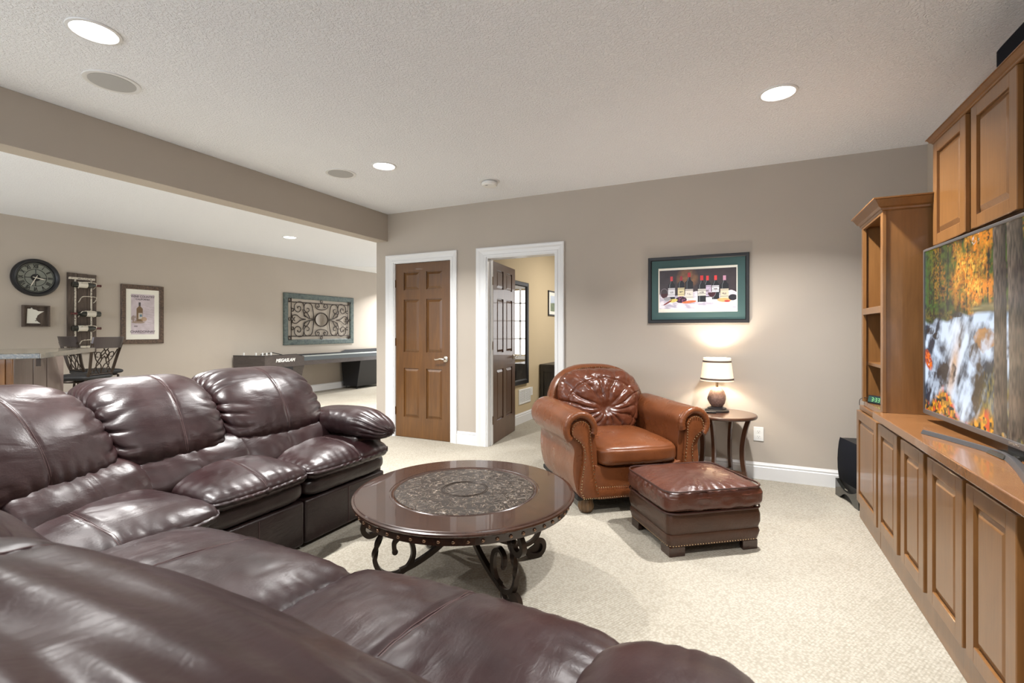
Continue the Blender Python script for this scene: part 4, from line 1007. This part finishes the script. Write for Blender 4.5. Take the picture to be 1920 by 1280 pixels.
for i, nm in enumerate(('XII', 'I', 'II', 'III', 'IIII', 'V', 'VI', 'VII', 'VIII', 'IX', 'X', 'XI')):
    a = -i*PI/6
    text('numeral', nm, .064, M_black, t, Matrix.Rotation(PI/2, 4, 'X') @ Matrix.Rotation(a, 4, 'Z') @ Matrix.Translation((0, .135, .0145)) @ Matrix.Diagonal((.62, 1, 1, 1)), bold=.0015)
def hand(nm, deg, ln, wd_, m, y):
    a = math.radians(deg); d = (math.sin(a), math.cos(a)); p = (d[1], -d[0]); b = B()
    q = [(-d[0]*.03+p[0]*wd_, -d[1]*.03+p[1]*wd_), (d[0]*ln*.7+p[0]*wd_*1.4, d[1]*ln*.7+p[1]*wd_*1.4), (d[0]*ln, d[1]*ln), (d[0]*ln*.7-p[0]*wd_*1.4, d[1]*ln*.7-p[1]*wd_*1.4), (-d[0]*.03-p[0]*wd_, -d[1]*.03-p[1]*wd_)]
    b.prism(q, 'y', y-.002, y); return b.out(nm, m, t, smooth=False)
hand('hour_hand', 103, .09, .004, M_label, -.019); hand('minute_hand', 205, .135, .0035, M_label, -.022)
# box with a cut-out state outline
t = thing('shadow_box', 'small dark wooden box frame with white state cut-out below the clock', 'wall decoration', (XL, 2.835, 1.279), RW)
frame(t, .252, .262, .014, .045, M_plank, prof=[(0, 0), (0, -.045), (.014, -.045), (.014, 0)])
B().box(-.112, .112, -.008, -.001, .014, .248).out('backing_planks', M_plank, t, smooth=False)
st_ = [(.13, .12), (.16, .88), (.30, .88), (.31, .94), (.35, .93), (.37, .86), (.52, .82), (.60, .76), (.85, .76), (.68, .64), (.56, .52), (.55, .44), (.50, .38), (.52, .28), (.60, .20), (.70, .12)]
B().prism([(-.112+.224*x, .014+.234*z) for x, z in st_], 'y', -.016, -.009).out('state_outline', M_paper, t, smooth=False)
hb = [(.50, .285), (.48, .305), (.465, .30), (.465, .28), (.50, .25), (.535, .28), (.535, .30), (.52, .305)]
B().prism([(-.112+.224*x, .014+.234*(z-.02)) for x, z in hb], 'y', -.0175, -.016).out('heart', M_blackmatte, t, smooth=False)
# wine rack
t = thing('wine_rack', 'tall weathered plank wall rack with cream metal hoops between clock and poster', 'wine rack', (XL, 3.293, .935), RW)
RWd, RH = .310, 1.045
for i in range(3): B().box(-RWd/2+i*RWd/3+.0015, -RWd/2+(i+1)*RWd/3-.0015, -.022+.002*(i % 2), 0, 0, RH-.004*i).out('plank', M_plank, t, bevel=.002)
B().box(-.145, .135, -.032, -.022, RH-.085, RH-.055).out('top_bar', M_cream, t, bevel=.002)
B().box(-.02, .135, -.032, -.022, .07, .10).out('bottom_bar', M_cream, t, bevel=.002)
for x in (-.075, .095): B().box(x-.009, x+.009, -.030, -.022, .10, RH-.085).out('rail', M_cream, t, bevel=.002)
hz = [.895, .69, .50, .29, .105, -.08]
hz = [.880, .695, .505, .315, .130]
for i, z in enumerate(hz):
    b = B(); pts = smooth_path([(-.045, -.03, z-.03), (-.05, -.07, z-.01), (-.045, -.11, z+.03), (-.02, -.125, z+.045), (.08, -.125, z+.045), (.115, -.11, z+.03), (.12, -.07, z-.01), (.115, -.03, z-.03)], 5)
    b.tube(pts, .005, 7); b.out('hoop', M_cream, t)
def bottle_mesh():
    prof = [(.001, 0), (.034, .001), (.0375, .008), (.0375, .185), (.034, .205), (.020, .232), (.0145, .250), (.0140, .295), (.0155, .297), (.0155, .305), (.001, .305)]
    return prof
for z, flip, lb in ((hz[0], 1, 'top dark wine bottle with cream label in the wall rack'), (hz[2], -1, 'middle wine bottle, neck to the left, in the wall rack'), (hz[4]+.185, 1, 'lowest wine bottle in the wall rack, above the bar stools')):
    r = thing('wine_bottle', lb, 'bottle', (XL+.078, 3.293+.02-flip*.15, .935+z+.012), 0, 'wine bottles lying in the wall rack')
    Mx = Matrix.Rotation(-flip*PI/2, 4, 'X')
    for nm, pf, mm in (('glass', bottle_mesh(), M_bottle), ('label', [(.0378, .055), (.0382, .056), (.0382, .155), (.0378, .156)], M_label), ('capsule', [(.0148, .245), (.0150, .300), (.0162, .301), (.0162, .309), (.001, .310)], M_capsule)):
        o = B().lathe(pf, 24).out(nm, mm, r); o.data.transform(Mx)
# chardonnay poster
t = thing('framed_poster', 'bronze framed wine poster with cream mat on the far left wall', 'picture', (XL, 4.006, 1.045), RW)
frame(t, .548, .840, .062, .028, M_bronzefr)
B().box(-.214, .214, -.012, -.004, .06, .78).out('mat_board', M_paper, t, smooth=False)
def poster(U, V):
    im = np.zeros(U.shape+(3,)); bc = lambda *c: np.broadcast_to(srgb(*c), im.shape)
    im[:] = mixc(bc(206, 196, 204), bc(176, 164, 170), fbm(U*6, V*9, 4, 1))
    X = U; Y = V
    for s in range(9): im = mixc(im, bc(150, 135, 140), ((np.abs(Y-(.28+.055*s)-.02*np.sin(X*9+s)-.03*fbm(X*4, Y*3, 3, s)) < .0025)*(X > .3)*.8))
    r = np.where(Y < .36, .035+.10*np.clip((Y-.30)/.06, 0, 1), .135); x0 = .36
    im = mixc(im, bc(112, 88, 62), (np.abs(X-x0) < r)*(Y > .20)*(Y < .68)*1.); im = mixc(im, bc(70, 66, 70), (np.abs(X-x0) < .045)*(Y > .20)*(Y < .29)*1.)
    im = mixc(im, bc(190, 180, 170), (np.abs(X-x0-.03) < .09)*(Y > .47)*(Y < .62)*1.); im = mixc(im, bc(90, 120, 140), (np.abs(X-x0-.05) < .05)*(Y > .50)*(Y < .56)*1.)
    k = np.clip((1-((X-.13)/.14)**2-((Y-.61)/.09)**2)*4, 0, 1)*(vnoise(X*30, Y*40, 5) > .3); im = mixc(im, bc(130, 112, 100), k*.8)
    k = np.clip((1-((X-.55)/.13)**2-((Y-.62)/.06)**2)*4, 0, 1); im = mixc(im, bc(168, 138, 104), k*.8)
    k = np.clip((1-((X-.3)/.3)**2-((Y-.70)/.03)**2)*4, 0, 1); im = mixc(im, bc(140, 118, 92), k*.8)
    k = (np.abs(X-.2) < .07)*(np.abs(Y-.80) < .012); im = mixc(im, bc(90, 80, 84), k*.7)
    return im
picture('printed_sheet', vmat('poster_print', 0, .5), t, .300, .575, 90, 170, poster, y=-.0135, z0=.135)
M_ink = mat('poster_ink', (.10, .08, .10), .7)
RX = Matrix.Rotation(PI/2, 4, 'X')
for s_, sz, z, wx in (('WINE COUNTRY', .042, .675, .95), ('CALIFORNIA', .032, .636, 1.0), ('CHARDONNAY', .046, .172, .98)):
    text('lettering', s_, sz, M_ink, t, Matrix.Translation((0, -.0142, z)) @ RX @ Matrix.Diagonal((wx, 1, 1, 1)), bold=.0006)
# metal scroll wall panel
t = thing('scroll_wall_panel', 'large verdigris framed iron scroll panel with oval mirror above game table', 'wall decoration', (XL, 7.285, .957), RW)
GW, GH = 1.82, 1.0
frame(t, GW, GH, .105, .03, M_verd)
b = B()
for x in (-GW/2+.17, GW/2-.17): b.tube([(x, -.02, .09), (x, -.02, GH-.09)], .008, 6)
for z in (.17, GH-.17): b.tube([(-GW/2+.09, -.02, z), (GW/2-.09, -.02, z)], .008, 6)
b.out('inner_bars', M_iron, t)
cx0, cz0 = 0, GH/2
def scrollpath(p0, c, r0, turns, a0, sgn):
    return p0+[(c[0]+r0*(1-.80*k/20)*math.cos(a0+sgn*turns*2*PI*k/20), c[1]+r0*(1-.80*k/20)*math.sin(a0+sgn*turns*2*PI*k/20)) for k in range(21)]
for sx in (-1, 1):
    for sz in (-1, 1):
        M = lambda pts: [(sx*x, -.022, cz0+sz*z) for x, z in pts]
        for pts in (scrollpath([(.22, .02), (.30, .10), (.30, .22)], (.38, .24), .085*1.0, 1.2, PI, -1)[:0]+[(.20, .0), (.21, .12), (.25, .28), (.33, .325), (.42, .30), (.44, .20), (.38, .14), (.32, .17), (.33, .22), (.37, .22)],
                    [(.44, .22), (.47, .32), (.57, .34), (.66, .28), (.66, .18), (.58, .14), (.52, .19), (.54, .25), (.59, .24), (.59, .21)],
                    [(.20, .01), (.34, .03), (.44, .10), (.47, .20)], [(.40, .0), (.52, .02), (.62, .08), (.70, .07), (.72, .03), (.68, .01), (.66, .04)],
                    [(.72, .02), (.74, .13), (.73, .20), (.69, .20), (.69, .16), (.72, .15)], [(.0, .20), (.10, .215), (.16, .26), (.14, .32), (.08, .32), (.06, .27), (.09, .25), (.11, .27)],
                    [(.30, .03), (.36, .12), (.42, .13), (.44, .08), (.40, .05)]):
            B().tube(smooth_path(M(pts), 5), .0085, 6).out('scroll', M_iron, t)
B().tube([(.165*math.cos(2*PI*i/48), -.022, cz0+.135*math.sin(2*PI*i/48)) for i in range(48)], .011, 8, closed=True).out('oval_ring', M_iron, t)
B().loft([[(.158*math.cos(2*PI*i/48), y, cz0+.128*math.sin(2*PI*i/48)) for i in range(48)] for y in (-.016, -.020)]).out('oval_mirror', M_mirror, t, smooth=False)
for x, z in ((-GW/2+.13, .13), (-GW/2+.13, GH-.13), (GW/2-.13, .13), (GW/2-.13, GH-.13), (0, .13), (0, GH-.13), (-GW/2+.13, GH/2), (GW/2-.13, GH/2)):
    B().tube([(x+.028*math.cos(2*PI*i/20), -.022, z+.028*math.sin(2*PI*i/20)) for i in range(20)], .006, 6, closed=True).out('ring', M_iron, t)

# ================================================================== GAME TABLE (along the left wall)
t = thing('shuffleboard_table', 'long grey shuffleboard game table standing along the far left wall', 'game table', (-7.76, 5.36, 0), RW)
# local x along the wall (+Y), local y from 0 (wall) to -.58 (room)
Wt, Lt = .575, 3.7
b = B(); b.prism([(0, 0), (.15, -Wt), (.80, -Wt), (.95, -Wt), (Lt, -Wt), (Lt, 0)], 'z', .625, .735); b.out('body', M_shuf, t, smooth=False)
b = B(); z = .735
b.loft([[(0, y, z) for y, z in ((0, .60), (0, .805))], [(.16, -Wt, .60), (.16, -Wt, .805)]], cap=False, closed=False)
e = B(); 
def wallstrip(pts, th, z0, zt):
    bb = B()
    for (p, q, za, zb_) in zip(pts[:-1], pts[1:], zt[:-1], zt[1:]):
        d = Vector((q[0]-p[0], q[1]-p[1])).normalized(); nx, ny = -d.y*th, d.x*th
        bb.hexa([(p[0], p[1], z0), (q[0], q[1], z0), (q[0]+nx, q[1]+ny, z0), (p[0]+nx, p[1]+ny, z0), (p[0], p[1], za), (q[0], q[1], zb_), (q[0]+nx, q[1]+ny, zb_), (p[0]+nx, p[1]+ny, za)])
    return bb
b.b.free()
wallstrip([(-.002, 0), (.155, -Wt-.004)], .02, .60, [.805, .805]).out('end_rail', M_shuf, t, smooth=False)
wallstrip([(.155, -Wt-.004), (.80, -Wt-.004), (.96, -Wt-.004)], .02, .60, [.805, .808, .757]).out('near_side_rail', M_shuf, t, smooth=False)
wallstrip([(.96, -Wt-.006), (2.42, -Wt-.006), (2.55, -Wt-.006), (Lt, -Wt-.006)], .02, .685, [.757, .757, .757, .757]).out('side_rail', M_shufside, t, smooth=False)
wallstrip([(.96, -Wt-.003), (Lt, -Wt-.003)], .02, .605, [.688, .688]).out('side_skirt', M_shuf, t, smooth=False)
wallstrip([(.96, -.005), (2.42, -.005), (2.56, -.005), (Lt, -.005)], .012, .735, [.775, .775, .82, .82]).out('far_rail', M_black, t, smooth=False)
B().prism([(.05, -.02), (.18, -Wt+.022), (Lt-.02, -Wt+.022), (Lt-.02, -.02)], 'z', .736, .748).out('playfield', M_playfield, t, smooth=False)
for a in (0,): B().tube([(.155, -Wt, .808), (.80, -Wt, .811), (.965, -Wt, .760)], .006, 6).out('edge_trim', M_black, t)
B().tube([(-.002, 0, .808), (.155, -Wt, .808)], .006, 6).out('edge_trim', M_black, t); B().tube([(.5, -.02, .80), (.75, -.02, .83), (.95, -.02, .78)], .008, 6).out('edge_trim', M_black, t)
for i, (x, y) in enumerate(((.12, -.10), (.20, -.30), (.25, -.40), (.30, -.44), (.36, -.47))):
    B().lathe([(.016, .748), (.012, .76), (.010, .80), (.015, .85), (.001, .856)], 12, (x, y, 0)).out('score_peg', M_white, t)
for x0, x1 in ((.30, .98), (2.42, 3.25)):
    b = B(); b.loft([[(x0+.03, -.06, .05), (x1-.06, -.06, .05), (x1-.06, -.44, .05), (x0+.03, -.44, .05)], [(x0, -.03, .62), (x1, -.03, .62), (x1, -Wt+.005, .62), (x0, -Wt+.005, .62)]])
    lg = b.out('leg', M_black if x0 > 1 else M_shuf, t, smooth=False)
    b = B()
    for fx in (x0+.07, x1-.10):
        for fy in (-.10, -.40): b.lathe([(.022, 0), (.024, .008), (.008, .014), (.008, .052)], 12, (fx, fy, 0))
    b.out('leveller', M_black, lg)
    if x0 < 1: B().box(x0+.02, x1-.26, -Wt-.001, -Wt+.03, .40, .62).out('recess', M_blackmatte, t, smooth=False)
text('lettering', 'MEGASLAM', .078, M_white, t, Matrix.Translation((.56, -Wt-.005, .715)) @ RX @ Matrix.Diagonal((.98, 1, 1, 1)), .001, shear=.25, bold=.0028)

# ================================================================== BAR AND STOOLS
BA = (-4.6, 1.70, 0); BR = math.radians(143)
t = thing('bar_cabinet', 'panelled bar cabinet at the left edge with vertical boards', 'bar', (-5.14, 1.73, 0), BR)
# local x along the far-going side, local y away (+) is inside the bar, visible face at y=0 faces (+X,+Y)?
B().box(.0, 1.12, .012, .60, 0, 1.025).out('body', M_blackmatte, t, smooth=False)
xs = [0.0, .045, .36, .64, 1.12]
M_barorange = wood('orange_bar_wood', (.22, .09, .02), (.36, .16, .045), .35, (12, 12, 1.5), .3, .4)
B().box(-.02, .022, -.004, .03, 0, 1.025).out('corner_post', M_barorange, t, bevel=.003)
for a, b_ in zip((.024, .40, .70), (.392, .692, 1.12)): B().box(a+.004, b_-.004, -.002, .012, 0, 1.025).out('board', M_barpanel, t, bevel=.003)
B().box(-.03, -.018, .03, .60, 0, 1.025).out('side_board', M_barorange, t, smooth=False)
t2 = thing('bar_counter', 'dark stone bar counter top at the left edge of the picture', 'countertop', (BA[0], BA[1], 1.027), BR)
b = B(); b.prism([(0, 0), (1.32, -.0), (1.32, .62), (.62, .62), (.62, .95), (0, .95)], 'z', 0, .040); b.out('slab', M_granite, t2, bevel=.004)
B().prism([(.02, .004), (.03, .004), (.03, .03), (.02, .03)], 'z', -.055, 0).out('bracket', M_iron, t2, smooth=False)
def stool(loc, rz, label):
    """local -y is the direction the sitter faces; back at +y"""
    r = thing('bar_stool', label, 'bar stool', loc, rz, 'dark metal bar stools at the bar')
    cushion('seat', M_blackmatte, r, (0, 0, .735), (.21, .21, .035), 6, 3, 14)
    b = B(); b.tube([(.19*math.cos(2*PI*i/24), .19*math.sin(2*PI*i/24), .695) for i in range(24)], .011, 8, closed=True); b.out('seat_frame', M_iron, r)
    for sx in (-1, 1):
        for sy in (-1, 1): B().tube(smooth_path([(sx*.15, sy*.15, .695), (sx*.17, sy*.17, .40), (sx*.22, sy*.22, .0)], 4), .013, 8).out('leg', M_iron, r)
    B().tube([(.19*1.1*math.cos(2*PI*i/24), .19*1.1*math.sin(2*PI*i/24), .28) for i in range(24)], .010, 8, closed=True).out('foot_ring', M_iron, r)
    yb = lambda z: .185+(z-.7)*.22
    for sx in (-1, 1): B().tube(smooth_path([(sx*.15, .16, .69), (sx*.155, yb(.80), .80), (sx*.175, yb(.95), .95), (sx*.20, yb(1.10), 1.10)], 4), [.013]*13, square=True).out('back_post', M_iron, r)
    pts = [(-.205, 0), (-.12, .030), (0, .040), (.12, .030), (.205, 0)]; rings = []
    for x, d in smooth_path([(x, d, 0) for x, d in pts], 4) if False else [(p[0], p[1]) for p in smooth_path([(x, d, 0) for x, d in pts], 4)]:
        rings.append([(x, yb(z)+d+e_, z) for z, e_ in ((1.045, -.011), (1.045, .011), (1.165, .011), (1.165, -.011))])
    B().loft(rings).out('crest_rail', M_grey2, r, bevel=.004)
    for s in (-1, 1):
        for pts in ([(0, .76), (s*.05, .80), (s*.085, .87), (s*.05, .95), (s*.0, 1.0), (s*.03, 1.04)], [(s*.15, .78), (s*.09, .84), (s*.03, .92), (s*.06, .99), (s*.11, 1.0), (s*.12, .96), (s*.085, .95)], [(s*.14, .80), (s*.12, .77), (s*.09, .79), (s*.10, .82)], [(0, .76), (s*.02, .86), (s*.10, .92), (s*.16, 1.03)], [(s*.02, 1.03), (s*.06, .98), (s*.03, .93), (0, .96)]):
            B().tube(smooth_path([(x, yb(z), z) for x, z in pts], 5), .0055, 6).out('scroll', M_iron, r)
    B().tube([(-.15, yb(.765), .765), (.15, yb(.765), .765)], .008, 6).out('back_rail', M_iron, r)
    return r
stool((-6.40, 2.70, 0), math.radians(-62), 'nearer bar stool with scrolled metal back, right of the bar counter end')
stool((-7.10, 3.15, 0), math.radians(180), 'farther bar stool partly hidden behind the bar counter end')

# ================================================================== ROOM BEYOND THE OPEN DOOR
t = thing('wall_mirror', 'tall dark framed mirror on the tan wall beyond the open door', 'mirror', (-2.63, 5.72, .52), RW)
frame(t, .64, 1.36, .062, .035, M_black); B().box(-.26, .26, -.014, -.003, .06, 1.30).out('mirror_glass', M_mirror, t, smooth=False)
t = thing('return_air_vent', 'white return air vent low on the tan wall beyond the open door', 'vent', (-2.63, 5.965, .248), RW)
frame(t, .395, .202, .022, .010, M_white, prof=[(0, 0), (0, -.006), (.006, -.010), (.022, -.010), (.022, 0)])
B().box(-.18, .18, -.003, -.001, .018, .184).out('backing', M_grey, t, smooth=False); B().box(-.008, .008, -.009, -.001, .02, .182).out('divider', M_white, t, smooth=False)
for i in range(11):
    z = .026+i*.0145; B().hexa([(-.175, -.009, z-.004), (.175, -.009, z-.004), (.175, -.003, z+.003), (-.175, -.003, z+.003), (-.175, -.009, z-.0025), (.175, -.009, z-.0025), (.175, -.003, z+.0045), (-.175, -.003, z+.0045)]).out('slat', M_white, t, smooth=False)
t = thing('cover_plate', 'small white cover plate on the tan wall just right of the air vent', 'outlet', (-2.63, 6.205, .388), RW)
B().box(-.035, .035, -.006, 0, -.058, .058).out('plate', M_white, t, bevel=.003); B().box(-.016, .016, -.009, -.006, -.032, .032).out('insert', M_white, t, bevel=.002)
t = thing('dresser', 'charcoal washed low dresser against the tan wall beyond the open door', 'dresser', (-2.61, 6.50, 0))
B().box(0, .44, 0, 1.1, .04, .715).out('body', M_darkcab, t, bevel=.004); B().box(-.012, .46, -.018, 1.118, .716, .745).out('top', M_darkcab, t, bevel=.005)
b = B(); b.box(.0, .05, -.012, 0, .04, .715); b.box(.39, .44, -.012, 0, .04, .715); b.box(.05, .39, -.012, 0, .64, .715); b.box(.05, .39, -.012, 0, .04, .13); b.out('side_frame', M_darkcab, t, bevel=.003)
for y in (.03, .40, .77): d = B().box(.441, .458, y, y+.33, .09, .68).out('drawer', M_darkcab, t, bevel=.004); B().sphere((.468, y+.165, .40), .012, 10, 6).out('knob', M_nickel, d)
t = thing('framed_photo', 'small black framed landscape photo on the tan wall beyond the open door', 'picture', (-2.63, 7.10, 1.462), RW)
frame(t, .52, .385, .022, .020, M_black); B().box(-.24, .24, -.010, -.002, .02, .365).out('mat_board', M_paper, t, smooth=False)
def land(U, V):
    im = np.zeros(U.shape+(3,)); bc = lambda *c: np.broadcast_to(srgb(*c), im.shape)
    im[:] = mixc(bc(190, 200, 215), bc(150, 165, 185), V); hz = .42+.08*fbm(U*6, U*0, 3, 2)
    return np.where((V > hz)[..., None], mixc(bc(60, 82, 46), bc(120, 130, 90), fbm(U*12, V*20, 3, 3)), im)
picture('printed_sheet', vmat('landscape_print', 0, .4), t, .34, .24, 50, 36, land, y=-.0115, z0=.07)
